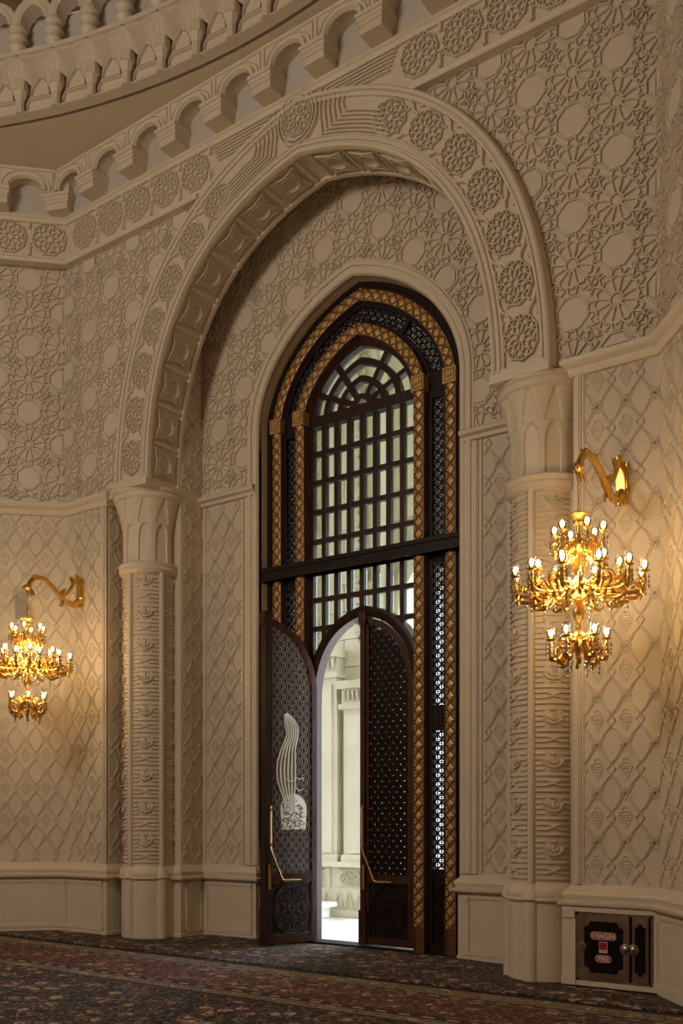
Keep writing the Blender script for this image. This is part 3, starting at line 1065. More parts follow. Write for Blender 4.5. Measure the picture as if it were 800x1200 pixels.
# ------------------------------------------------------------------ engaged columns
def column(cx, cy, label):
    root = link('engaged_column', None, loc=(cx, cy, 0))
    tag(root, label, 'column', 'engaged columns of the great arch', 'thing')
    ribs = [R(-90 + 72 * k) for k in range(5)]
    mb = MB()
    mb.lathe([(.335, .90), (.335, 4.80)], 40, cap=False)
    obj('shaft', mb, M['plaster'], root, smooth=True)
    b = MB()
    b.lathe([(.372, 0), (.372, .76)], 40, cap=False)
    b.lathe([(.375, .755), (.40, .77), (.405, .785), (.395, .80), (.40, .83), (.395, .87), (.365, .91), (.34, .945), (.33, .95)], 40, cap=False)
    for a in ribs:
        b.lathe([(.075, 0), (.075, .765)], 10, c=(.345 * math.cos(a), .345 * math.sin(a), 0), cap=False)
        b.lathe([(.075, .765), (.10, .785), (.09, .86), (.05, .93)], 10, c=(.335 * math.cos(a), .335 * math.sin(a), 0), cap=False)
    obj('base', b, M['plaster_smooth'], root, smooth=True)
    for a in ribs:
        r = MB()
        r.lathe([(.036, .90), (.036, 4.80)], 10, c=(.345 * math.cos(a), .345 * math.sin(a), 0), cap=False)
        obj('rib', r, M['plaster_smooth'], root, smooth=True)
    # carved panels between the ribs: stacked bars broken by knots and rings
    pr = MB()
    rr = .337
    half = R(36) * rr - .045
    PH = .41
    def motif(pr, z0):
        mp = lambda s, y, z: ((rr - y) * math.cos(s / rr), (rr - y) * math.sin(s / rr), z)
        def hb(s0, s1, z, w=.020):
            n = max(2, int(abs(s1 - s0) / .05) + 1)
            pr.strap([(s0 + (s1 - s0) * i / (n - 1), z) for i in range(n)], 0, w, .018, mp=mp)
        dz = PH / 8
        for k, kind in enumerate('fxxfgllg'):
            z = z0 + (k + .5) * dz
            if kind == 'f':
                hb(-half, half, z)
            elif kind == 'x':
                up = 1 if k == 1 else -1
                for s in (-1, 1):
                    pr.strap([(s * half * q / 4, z) for q in (4, 3, 2)] + [(s * .060, z), (s * .022, z + up * .016), (s * -.014, z + up * .036)], 0, .020, .018, mp=mp)
            elif kind == 'g':
                hb(-half, -.085, z); hb(.085, half, z)
                hb(-.03, .03, z)
            else:
                hb(-half, -.105, z, .022); hb(.105, half, z, .022)
        zc = z0 + 6 * dz
        pr.strap([(.088 * math.sin(PI / 2 + t * PI / 10), zc + .02 + .075 * math.cos(PI / 2 + t * PI / 10)) for t in range(11)], 0, .020, .026, mp=mp)
        pr.strap([(.045 * math.sin(PI / 2 + t * PI / 6), zc + .02 + .036 * math.cos(PI / 2 + t * PI / 6)) for t in range(7)], 0, .016, .022, mp=mp)
        pr.strap([(0, zc - .015), (0, zc + .055)], 0, .018, .022, mp=mp)
    n = 9
    for k in range(n):
        motif(pr, .96 + k * (3.80 / n) )
    me = pr.mesh('carved_panel', M['plaster'])
    for a in ribs:
        stuff(link('carved_panel', me, root, rot=(0, 0, a + R(36))))
    # capital: ring, scalloped bell, abacus
    c = MB()
    c.lathe([(.33, 4.72), (.36, 4.735), (.395, 4.76), (.405, 4.79), (.395, 4.815), (.405, 4.835), (.41, 4.86), (.39, 4.88), (.34, 4.885)], 48, cap=False)
    obj('necking', c, M['plaster_smooth'], root, smooth=True)
    bell = MB()
    nth, nz = 180, 44
    rings = []
    for i in range(nz + 1):
        z = 4.88 + (5.70 - 4.88) * i / nz
        t = i / nz
        base = .350 + .105 * max(0.0, (t - .42) / .58) ** 1.7
        row = []
        for j in range(nth):
            th = 2 * PI * j / nth
            ph = ((th * 10 / (2 * PI)) % 1) - .5           # ten facets
            r = base - .022 * (math.cos(ph * 2 * PI) * .5 + .5) * min(1, t * 3) * .5
            # lower flute: round-headed hollow up to t=.58
            wd = .34
            head = .60
            influte = abs(ph) < wd and t < head and (t < head - .16 or (ph / wd) ** 2 + ((t - (head - .16)) / .16) ** 2 < 1)
            if influte and t > .02:
                r -= .024
            # pointed leaf hollow above
            if t > .62 and abs(ph) < .40 * (1 - (t - .62) / .40):
                r -= .014
            row.append((r * math.cos(th), r * math.sin(th), z))
        rings.append(row)
    bell.skin(rings, closed=True)
    obj('bell', bell, M['plaster_smooth'], root)
    ab = MB()
    ab.lathe([(.43, 5.68), (.455, 5.69), (.47, 5.71), (.475, 5.74), (.465, 5.765), (.485, 5.78), (.49, 5.81), (.47, 5.83), (.0, 5.83)], 48, cap=False)
    obj('abacus', ab, M['plaster_smooth'], root, smooth=True)
    return root
column(-2.90, -.74, "cream carved column left of the open door leaf, under the great arch")
column(2.73, -.74, 'cream carved column at the right foot of the great arch, beside the fire cabinet')

# ------------------------------------------------------------------ wooden portal
def lattice_cells(mb, L, W, p, mp, w=.0172, h=.010):
    """pierced star lattice on (t across 0..W, s along 0..L)"""
    ni, nj = max(1, round(W / p)), max(1, round(L / p))
    pi, pj = W / ni, L / nj
    for i in range(ni + 1):
        mb.strap([(i * pi, L * k / max(1, nj)) for k in range(nj + 1)], 0, w * .8, h, mp=mp, top=.8)
    for j in range(nj + 1):
        mb.strap([(0, j * pj), (W, j * pj)], 0, w * .8, h, mp=mp, top=.8)
    for i in range(ni):
        for j in range(nj):
            a, b = (i * pi, j * pj), ((i + 1) * pi, (j + 1) * pj)
            c, d = (i * pi, (j + 1) * pj), ((i + 1) * pi, j * pj)
            if (i + j) % 2:
                mb.bar(a, b, 0, w, h, mp=mp, top=.8); 
                m = ((a[0] + b[0]) / 2, (a[1] + b[1]) / 2)
                mb.bar((m[0] - pi * .22, m[1] + pj * .22), (m[0] + pi * .22, m[1] - pj * .22), 0, w, h, mp=mp, top=.8)
            else:
                mb.bar(c, d, 0, w, h, mp=mp, top=.8)
                m = ((c[0] + d[0]) / 2, (c[1] + d[1]) / 2)
                mb.bar((m[0] - pi * .22, m[1] - pj * .22), (m[0] + pi * .22, m[1] + pj * .22), 0, w, h, mp=mp, top=.8)


def spiral(cx, cz, r, turns, a0, s, n=20):
    return [(cx + s * r * (1 - .85 * t / n) * math.cos(a0 + turns * 2 * PI * t / n), cz + r * (1 - .85 * t / n) * math.sin(a0 + turns * 2 * PI * t / n)) for t in range(n + 1)]


def arabesque(mb, cx, cz, rx, rz, mp=None, w=.010, h=.016):
    """carved medallion: oval border, centre boss, scrolling stems with leaves"""
    el = lambda k, f, n: (cx + rx * f * math.sin(2 * PI * k / n), cz + rz * f * math.cos(2 * PI * k / n))
    mb.strap([el(k, .97, 40) for k in range(40)], 0, w * 1.2, h, mp=mp, closed=True)
    mb.strap([el(k, .87, 40) for k in range(40)], 0, w * .7, h * .8, mp=mp, closed=True)
    mb.strap([el(k, .20, 16) for k in range(16)], 0, w, h, mp=mp, closed=True)
    mb.strap([el(k, .11, 12) for k in range(12)], 0, w, h * 1.3, mp=mp, closed=True)
    for sx in (-1, 1):
        for sz in (-1, 1):
            for (fx, fz, r, a0, tn) in ((.30, .66, .24, 1.6, 1.2), (.58, .34, .22, .4, -1.2), (.20, .36, .16, 2.5, 1.1), (.62, .62, .12, 3.0, -1.0), (.38, .10, .13, .2, 1.1), (.72, .10, .13, 1.0, -1.1), (.10, .83, .10, 0, 1.0)):
                pts = [(cx + sx * (x), cz + sz * (z)) for x, z in [(rx * fx + rx * r * (1 - .8 * t / 16) * math.cos(a0 + tn * 2 * PI * t / 16), rz * fz + rz * r * .8 * (1 - .8 * t / 16) * math.sin(a0 + tn * 2 * PI * t / 16)) for t in range(17)]]
                mb.strap(pts, 0, w * .85, h, mp=mp)
                x, z = pts[-1]
                mb.bar((x - .008, z - .008), (x + .008, z + .008), 0, w * 1.6, h * 1.1, mp=mp)
            # corner sprig outside the oval
            for t in (0.0, .35, .7):
                p = (cx + sx * rx * (.80 + .12 * t), cz + sz * rz * (.97 - .07 * t))
                mb.strap([(p[0] + sx * rx * .12 * math.cos(q), p[1] + sz * rz * .06 * math.sin(q)) for q in (0, 1, 2, 3, 4)], 0, w * .8, h, mp=mp)


def portal():
    root = link('wooden_portal', None, loc=(0, 0, 0))
    tag(root, 'tall dark wooden portal with gilt carved borders, lattice strips and a gridded window', 'portal', kind='thing')
    mb = MB()
    sweep(mb, DCUR, [(.02, .14), (.02, -.03), (-.03, -.035), (-.04, -.05), (-.09, -.055), (-.10, -.045), (-.13, -.045), (-.135, .14)])
    obj('outer_frame', mb, M['wood_black'], root, smooth=True)
    # gilt borders
    fl = MB()
    def plate(pts, h, k):
        n = len(pts)
        cx, cz = sum(p[0] for p in pts) / n, sum(p[1] for p in pts) / n
        rg = [[(x, -.001, z) for x, z in pts], [(cx + (x - cx) * k, -h, cz + (z - cz) * k) for x, z in pts]]
        fl.skin(rg, closed=True)
        m = len(fl.v)
        fl.v.append((cx, -h * 1.35, cz)); 
        fl.f += [(m - n + i, m - n + (i + 1) % n, m) for i in range(n)]
    plate([(0, .066), (.060, 0), (0, -.066), (-.060, 0)], .022, .74)
    for k in range(4):
        a = k * 90 + 45
        c = (.017 * math.sin(R(a)), .017 * math.cos(R(a)))
        fl.lathe([(.012, 0), (.008, .010), (0, .012)], 6, cap=False)
        fl.v[-18:] = [(x + c[0], -z - .020, y + c[1]) for x, y, z in fl.v[-18:]]
    for sg in (-1, 1):
        for sz in (-1, 1):
            plate([(sg * .066, sz * .008), (sg * .066, sz * .070), (sg * .010, sz * .070)], .017, .70)
    me_f = fl.mesh('carved_flower', M['gilt'])
    for d0, d1, y in ((-.135, -.275, -.060), (-.535, -.675, -.095)):
        b = MB()
        sweep(b, DCUR, [(d0, .1), (d0, y - .012), (d0 - .016, y - .016), (d0 - .020, y), (d1 + .020, y), (d1 + .016, y - .016), (d1, y - .012), (d1, .1)])
        o = obj('gilt_border', b, M['gilt_ground'], root, smooth=True)
        mid = offset(DCUR, (d0 + d1) / 2)
        S = along(mid)
        leg = 6.55
        n = 46
        per = (leg - .30) / n
        ts = [.30 + per * (k + .5) for k in range(n)]
        arc = S[-1] - 2 * leg
        m = round(arc / per)
        ts += [leg + arc * (k + .5) / m for k in range(m)] + [S[-1] - t for t in ts[:n]]
        for t in ts:
            (x, z), (nx, nz) = at(mid, S, t)
            link('carved_flower', me_f, o, loc=(x, y, z), rot=(0, math.atan2(nx, nz) + PI / 2, 0))
        for s in (-1, 1):
            q = MB()
            x = mid[0][0] * (1 if s < 0 else -1)
            q.box(x - .085, x + .085, y - .05, .05, 6.50, 6.68)
            q.strap([(x - .06, 6.53), (x + .06, 6.53), (x + .06, 6.65), (x - .06, 6.65)], y - .05, .022, .014, closed=True)
            q.bar((x - .03, 6.59), (x + .03, 6.59), y - .05, .05, .016)
            obj('square_boss', q, M['gilt'], root)
    # plain board beside the inner gilt border
    b = MB()
    sweep(b, DCUR, [(-.675, .1), (-.675, -.02), (-.70, -.02), (-.70, .1)])
    obj('inner_trim', b, M['wood_door'], root)
    # frame between the two borders and its pierced lattice strips
    zs = [(.97, 2.58), (2.87, 4.48), (4.77, 6.42)]
    for s in (-1, 1):
        f = MB()
        X = lambda a, b: sorted((s * a, s * b))
        for a, b_ in ((.935, 1.0), (1.155, 1.21)):
            x0, x1 = X(a, b_); f.box(x0, x1, -.02, .08, 0, 6.72)
        for z0, z1 in ((0, .12), (.86, .97), (2.58, 2.87), (4.48, 4.77), (6.42, 6.72)):
            x0, x1 = X(.99, 1.165); f.box(x0, x1, -.012, .08, z0, z1)
        for z0, z1 in ((2.63, 2.82), (4.53, 4.72)):
            x0, x1 = X(1.02, 1.135); f.box(x0, x1, -.025, 0, z0, z1)
        x0, x1 = X(.99, 1.165); f.box(x0, x1, .01, .08, .12, .86)
        obj('side_frame', f, M['wood_black'], root)
        c = MB()
        arabesque(c, s * 1.0775, .49, .07, .33, w=.009, h=.012)
        c.v = [(x, y + .01, z) for x, y, z in c.v]
        obj('carved_panel', c, M['wood'], root)
        for z0, z1 in zs:
            l = MB()
            x0 = min(s * 1.0, s * 1.155)
            lattice_cells(l, z1 - z0, .155, .052, lambda t, y, q, x0=x0, z0=z0: (x0 + t, y + .03, z0 + q))
            stuff(obj('lattice_strip', l, M['wood_black'], root))
    # arched lattice between the borders
    f = MB()
    sweep(f, arch(DOOR, 1.48, 6.55, 1.56, 0), [(-.275, .08), (-.275, -.015), (-.325, -.015), (-.325, .08)])
    sweep(f, arch(DOOR, 1.48, 6.55, 1.56, 0), [(-.485, .08), (-.485, -.015), (-.54, -.015), (-.54, .08)])
    mid = offset(DCUR, -.405)
    S = along(mid)
    tot = S[-1]
    cuts = [6.55 + .12, 6.55 + .95, tot - 6.55 - .95, tot - 6.55 - .12]
    for t in cuts[1:3]:
        (x, z), (nx, nz) = at(mid, S, t)
        tx, tz = nz, -nx
        f.prism([(x + nx * a + tx * b_, z + nz * a + tz * b_) for a, b_ in ((-.1, -.03), (-.1, .03), (.1, .03), (.1, -.03))], -.02, .06)
    obj('arch_frame', f, M['wood_black'], root)
    for ta, tb in zip(cuts, cuts[1:]):
        l = MB()
        def mp(t, y, q, ta=ta):
            (x, z), (nx, nz) = at(mid, S, ta + q)
            return (x + nx * (t - .08), y + .03, z + nz * (t - .08))
        lattice_cells(l, tb - ta, .16, .053, mp)
        stuff(obj('lattice_strip', l, M['wood_black'], root))
    # transom beam
    t = MB()
    t.box(-1.53, 1.50, -.16, .0, 4.60, 4.76)
    t.box(-1.55, 1.52, -.18, .0, 4.72, 4.77)
    t.box(-1.54, 1.51, -.17, .0, 4.60, 4.635)
    obj('transom_beam', t, M['wood_black'], root)
    # door arch
    DA = arch(MAIN, .735, 3.0, 1.02, .04, foot=0.0)
    d = MB()
    sweep(d, DA, [(0, .12), (0, -.03), (.02, -.05), (.05, -.055), (.08, -.035), (.12, -.03), (.13, .12)])
    obj('door_arch', d, M['wood'], root, smooth=True)
    dn = MB(); dn.box(-.72, .80, -.10, .16, 0, .02); obj('threshold', dn, M['wood_black'], root)
    # window grid: muntins one by one
    ring = offset(DA, .10)
    x_l, x_r = -.79, .79
    xm = [-.765 + .1925 * k for k in range(9)]
    def top_of(x):
        best = 2.3
        for (xa, za), (xb, zb) in zip(ring, ring[1:]):
            if min(xa, xb) <= x <= max(xa, xb) and abs(xb - xa) > 1e-6:
                best = max(best, za + (zb - za) * (x - xa) / (xb - xa))
        return best
    for k, x in enumerate(xm):
        z0 = top_of(x) if abs(x - .04) < .83 else 2.2
        m = MB()
        m.box(x - .032, x + .032, -.005, .045, z0, 6.50)
        m.box(x - .014, x + .014, .04, .10, z0, 6.50)
        obj('muntin', m, M['wood'], root)
    zh = [6.135, 5.775, 5.405, 5.035, 4.30, 3.94, 3.58, 3.22, 2.86]
    for z in zh:
        segs = [(x_l, x_r)]
        if z < 4.16:
            lo = [x for x, zz in ring if zz > z]
            segs = [(x_l, min(lo)), (max(lo), x_r)] if lo else segs
        for a, b_ in segs:
            if b_ - a < .03: continue
            m = MB()
            m.box(a, b_, -.008, .045, z - .03, z + .03)
            m.box(a, b_, .04, .10, z - .014, z + .014)
            obj('muntin', m, M['wood'], root)
    zz = [6.50] + zh
    pm = MB(); pm.box(-.08, .08, -.002, .002, -.17, .17)
    me_p = pm.mesh('pane', M['pane'])
    pm2 = MB(); pm2.box(-.08, .08, -.002, .002, -.34, .34)
    me_p2 = pm2.mesh('pane', M['pane'])
    for k in range(8):
        xc = (xm[k] + xm[k + 1]) / 2
        for a, b_ in zip(zz, zz[1:]):
            if max(top_of(xm[k]), top_of(xm[k + 1])) > b_ + .1 and top_of(xc) > b_ + .2: continue
            zc = (a + b_) / 2
            link('pane', me_p2 if a - b_ > .6 else me_p, root, loc=(xc, .085, zc))
    # fanlight
    f = MB()
    f.box(-.80, .80, -.02, .10, 6.47, 6.60)
    for hw, w in ((.775, .07), (.57, .075), (.36, .07), (.15, .06)):
        sweep(f, arch(DOOR, hw, 6.58, .80 * hw / .775, 0), [(0, .09), (0, -.01), (-w, -.01), (-w, .09)])
    for a in (-66, -33, 33, 66):
        r0, r1 = .10, .80
        ca, sa_ = math.cos(R(a)), math.sin(R(a))
        top = .80 if abs(a) < 40 else .76
        p, q = (r0 * sa_, 6.58 + r0 * ca), (top * sa_, 6.58 + top * ca)
        nx, nz = ca * .032, -sa_ * .032
        poly = [(p[0] - nx, p[1] - nz), (q[0] - nx, q[1] - nz), (q[0] + nx, q[1] + nz), (p[0] + nx, p[1] + nz)]
        f.prism(poly, -.005, .085)
    obj('fanlight_frame', f, M['wood'], root)
    g = MB(); g.prism(arch(DOOR, .77, 6.58, .79, 0), .05, .054)
    obj('fanlight_pane', g, M['pane'], root)
    return DA
DA = portal()

# ------------------------------------------------------------------ door leaves
def inset(poly, d):
    n = len(poly)
    out = []
    area = sum(poly[i][0] * poly[(i + 1) % n][1] - poly[(i + 1) % n][0] * poly[i][1] for i in range(n))
    sg = 1 if area > 0 else -1
    for i in range(n):
        def nrm(a, b):
            dx, dz = b[0] - a[0], b[1] - a[1]
            L = math.hypot(dx, dz) or 1e-9
            return (-dz / L * sg, dx / L * sg)
        n1, n2 = nrm(poly[i - 1], poly[i]), nrm(poly[i], poly[(i + 1) % n])
        mx, mz = n1[0] + n2[0], n1[1] + n2[1]
        L = math.hypot(mx, mz) or 1e-9
        mx, mz = mx / L, mz / L
        k = 1 / max(.4, mx * n1[0] + mz * n1[1])
        out.append((poly[i][0] + mx * d * k, poly[i][1] + mz * d * k))
    return out


def polyhas(poly, x, z):
    return inside(poly, x, z)


def door_leaf(name, loc, rotz, s, label, emblem):
    """s=+1: leaf runs to +x from its hinge; y=0 is the room face, y=T the courtyard face when shut"""
    T = .075
    W = .715
    root = link(name, None, loc=loc, rot=(0, 0, rotz))
    tag(root, label, 'door', kind='thing')
    half = [(p[0] - (.04 - .735), p[1]) for p in DA if p[0] <= .0401][1:]     # hinge side -> crown, x from 0
    half = [(min(x, W), z - .015) for x, z in half]
    poly = [(.01, .035)] + [(max(x, .01), z) for x, z in half if x < W - .001] + [(W, half[-1][1]), (W, .035)]
    poly = [(s * x, z) for x, z in poly]
    ins = inset(poly, .075)
    mb = MB()
    rings = [[(x, y, z) for (x, z) in pl] for pl, y in ((ins, .012), (ins, 0), (poly, 0), (poly, T), (ins, T), (ins, T - .012))]
    mb.skin([list(c) for c in zip(*rings)], closed=False, loop=True)
    for z0, z1 in ((.78, .88), (.035, .13)):
        a, b = sorted((s * .04, s * (W - .03)))
        mb.box(a, b, .004, T - .004, z0, z1)
    obj('leaf_frame', mb, M['wood_door'], root)
    # meeting stile / astragal at the free edge
    st = MB()
    a, b = sorted((s * (W - .03), s * (W + .035)))
    st.box(a, b, -.025, T + .025, .03, poly[-2][1] + .05)
    a, b = sorted((s * (W - .05), s * (W + .05)))
    st.box(a, b, -.04, T + .04, poly[-2][1] - .10, poly[-2][1] + .06)
    st.box(a, b, -.04, T + .04, .03, .45)
    obj('meeting_stile', st, M['wood'] if emblem else M['wood_door'], root)
    # pierced board: cells with small diamond holes at the star centres
    bd = MB()
    dx, dz = .0525, .130
    faces = [lambda x, y, z: (x, T / 2 + .006 - y, z), lambda x, y, z: (x, T / 2 - .006 + y, z)]
    lat = MB()
    keep = inset(poly, .06)
    for i in range(14):
        for j in range(-1, 26):
            cx = .075 + dx * (i + .5)
            cz = .90 + dz * (j + (.5 if i % 2 else 0))
            if cx > W - .06 or cz < .80: continue
            if not polyhas(keep, s * cx, cz): continue
            h = (.0085, .0095)
            H = [(cx - h[0], cz), (cx, cz - h[1]), (cx + h[0], cz), (cx, cz + h[1])]
            Q = [(cx - dx / 2, cz - dz / 2), (cx + dx / 2, cz - dz / 2), (cx + dx / 2, cz + dz / 2), (cx - dx / 2, cz + dz / 2)]
            for y in (T / 2 - .007, T / 2 + .007):
                bd.add([(s * x, y, z) for x, z in H + Q], [(0, 1, 5, 4), (1, 2, 6, 5), (2, 3, 7, 6), (3, 0, 4, 7)])
            bd.add([(s * x, y, z) for y in (T / 2 - .007, T / 2 + .007) for x, z in H], [(0, 1, 5, 4), (1, 2, 6, 5), (2, 3, 7, 6), (3, 0, 4, 7)])
            for mp0 in faces:
                mp = lambda x, y, z, f=mp0: f(s * x, y, z)
                for ex, ez in ((dx, dz / 2), (-dx, dz / 2)):
                    if polyhas(keep, s * (cx + ex * .6), cz + ez * .6) and .07 < cx + ex * .6 < W - .06:
                        lat.bar((cx + ex * .20, cz + ez * .20), (cx + ex * .80, cz + ez * .80), 0, .012, .010, mp=mp)
                lat.bar((cx, cz + .018), (cx, cz + dz - .018), 0, .012, .010, mp=mp)
                lat.bar((cx - dx * .5, cz + dz * .25), (cx - dx * .5, cz - dz * .25), 0, .0105, .009, mp=mp)
                lat.bar((cx - dx * .42, cz), (cx - .014, cz), 0, .0105, .009, mp=mp)
                lat.bar((cx + .014, cz), (cx + dx * .42, cz), 0, .0105, .009, mp=mp)
                lat.strap([(cx - .016, cz), (cx, cz - .020), (cx + .016, cz), (cx, cz + .020)], 0, .007, .011, mp=mp, closed=True)
    obj('pierced_board', bd, M['wood_black'], root)
    stuff(obj('star_lattice', lat, M['lattice_skylit'] if emblem else M['wood'], root))
    # carved lower panel
    lp = MB()
    a, b = sorted((s * .06, s * (W - .05)))
    lp.box(a, b, .025, T - .025, .12, .80)
    obj('lower_panel', lp, M['wood_black'], root)
    cv = MB()
    xc = s * (W / 2 + .005)
    for f in (lambda x, y, z: (x, T - .027 - y, z), lambda x, y, z: (x, .027 + y, z)):
        arabesque(cv, xc, .455, .255, .315, mp=f)
        fr = [(xc - .275, .135), (xc + .275, .135), (xc + .275, .775), (xc - .275, .775)]
        cv.strap(fr, 0, .012, .016, mp=f, closed=True)
    obj('carved_medallion', cv, M['panel_skylit'] if emblem else M['wood'], root)
    # bent brass pull bars on both faces
    for side in (0, 1):
        y = -.055 if side == 0 else T + .055
        yb = -.0 if side == 0 else T
        h = MB()
        X = lambda v: s * v
        e = W - .02
        pts = [(X(e), y, 1.71), (X(e), y, 1.20), (X(e - .015), y, 1.14), (X(e - .16), y, .82), (X(e - .18), y, .805), (X(e - .42), y, .80)]
        h.tube(pts, .014, 10)
        h.tube([(X(e - .20), y, .80), (X(e - .33), y, .80)], .021, 10)
        for z in (1.66, 1.24):
            h.tube([(X(e), y, z), (X(e), yb, z)], .011, 8)
            h.tube([(X(e) , y - .02, z), (X(e), y + .02, z)], .020, 8)
        h.tube([(X(e - .36), y, .80), (X(e - .36), yb, .80)], .011, 8)
        obj('pull_handle', h, M['brass'], root, smooth=True)
    lk = MB()
    a, b = sorted((s * (W - .035), s * (W + .002)))
    lk.box(a, b, T + .026, T + .036, .70, 1.0)
    lk.box(a, b, -.036, -.026, .70, 1.0)
    obj('lock_plate', lk, M['brass'], root)
    if emblem:
        # calligraphic inlay: a domed plate of script from which a sheaf of stems rises and bends into a tip
        f = lambda x, y, z: (s * x, T / 2 + .010 - y, z)
        pl = MB()
        cxx = .335
        dome = [(cxx + .185 * math.cos(PI * k / 20), 1.66 + .20 * math.sin(PI * k / 20)) for k in range(21)]
        dome = [(cxx + .165, 1.42)] + dome + [(cxx - .165, 1.42)]
        pl.prism(dome, -.010, .002, mp=f)
        obj('script_plate', pl, M['inlay'], root)
        ink = MB()
        for pts in ([(.20, 1.66), (.25, 1.72), (.31, 1.70), (.33, 1.64)], [(.22, 1.56), (.30, 1.63), (.38, 1.60), (.46, 1.66), (.49, 1.74)], [(.19, 1.50), (.26, 1.54), (.34, 1.50), (.44, 1.56), (.49, 1.52)], [(.30, 1.46), (.33, 1.55)], [(.42, 1.48), (.40, 1.58)], [(.25, 1.60), (.23, 1.70)], [(.45, 1.60), (.42, 1.72)]):
            ink.strap(interp(pts, 4), -.0095, .013, .004, mp=f)
        for (x, z, sc_, rot) in ((.22, 1.50, 1, .4), (.30, 1.48, 1.1, -.2), (.40, 1.47, 1, .5), (.46, 1.53, .9, -.4), (.21, 1.60, .9, .9), (.28, 1.58, 1, .2), (.36, 1.56, 1.1, .8), (.44, 1.62, 1, -.3), (.25, 1.69, .9, .3), (.47, 1.71, .8, .9), (.40, 1.70, .8, -.5), (.23, 1.44, .8, .1), (.36, 1.44, .9, .1), (.47, 1.45, .8, .2), (.31, 1.78, .6, .6), (.41, 1.78, .6, -.2)):
            c, q = math.cos(rot), math.sin(rot)
            S = [(-.040, .018), (-.030, -.010), (-.006, -.022), (.020, -.012), (.034, .012), (.026, .030), (.012, .018)]
            ink.strap([(x + sc_ * (u * c - v * q), z + sc_ * (u * q + v * c)) for u, v in S], -.0095, .011, .004, mp=f)
            ink.bar((x + .01, z + .030), (x + .02, z + .036), -.0095, .012, .004, mp=f)
        obj('script_stroke', ink, M['wood'], root)
        # sheaf
        A = [(.46, 1.64), (.475, 1.79), (.545, 1.97), (.57, 2.10), (.56, 2.25), (.51, 2.40), (.445, 2.54), (.435, 2.62), (.455, 2.70), (.46, 2.78), (.455, 2.84)]
        B = [(.32, 1.64), (.325, 1.79), (.315, 1.97), (.312, 2.10), (.312, 2.25), (.312, 2.42), (.285, 2.54), (.275, 2.62), (.285, 2.70), (.34, 2.78), (.43, 2.85)]
        A2, B2 = interp(A, 5), interp(B, 5)
        m = MB()
        m.skin([[f(a[0], -.004, a[1]), f(b[0], -.004, b[1])] for a, b in zip(A2, B2)])
        obj('sheaf_ground', m, M['inlay_dim'], root)
        for k in range(6):
            t = k / 5
            m = MB()
            m.strap([(a[0] + (b[0] - a[0]) * t, a[1] + (b[1] - a[1]) * t) for a, b in zip(A2, B2)], -.012, .019, .008, mp=f)
            obj('stem_stroke', m, M['inlay'], root)
        for pts in ([(.30, 2.06), (.25, 2.04), (.22, 2.06), (.20, 2.02)], [(.31, 1.95), (.26, 1.90), (.22, 1.92)], [(.46, 2.04), (.36, 2.01), (.30, 2.06)]):
            m = MB()
            m.strap(interp(pts, 3), -.016, .012, .008, mp=f)
            obj('script_flourish', m, M['inlay'], root)
    return root

M['lattice_skylit'] = wood_mat('lattice_wood_skylit', (0.26, 0.215, 0.205), (0.36, 0.31, 0.30), 0.32, 0.5)  # open leaf only: same dark wood, its sky reflection painted in as paler colour
M['panel_skylit'] = wood_mat('carved_wood_skylit', (0.10, 0.08, 0.075), (0.16, 0.13, 0.12), 0.32, 0.5)  # open leaf's carving lightened a step, daylight worked into the wood colour
door_leaf('door_leaf', (-.69, -.035, 0), R(-112), 1, 'open carved door leaf swung into the room, with cream calligraphic inlay', True)
door_leaf('door_leaf', (.77, -.035, 0), 0, -1, 'shut dark door leaf with pin-pricks of light, right half of doorway', False)

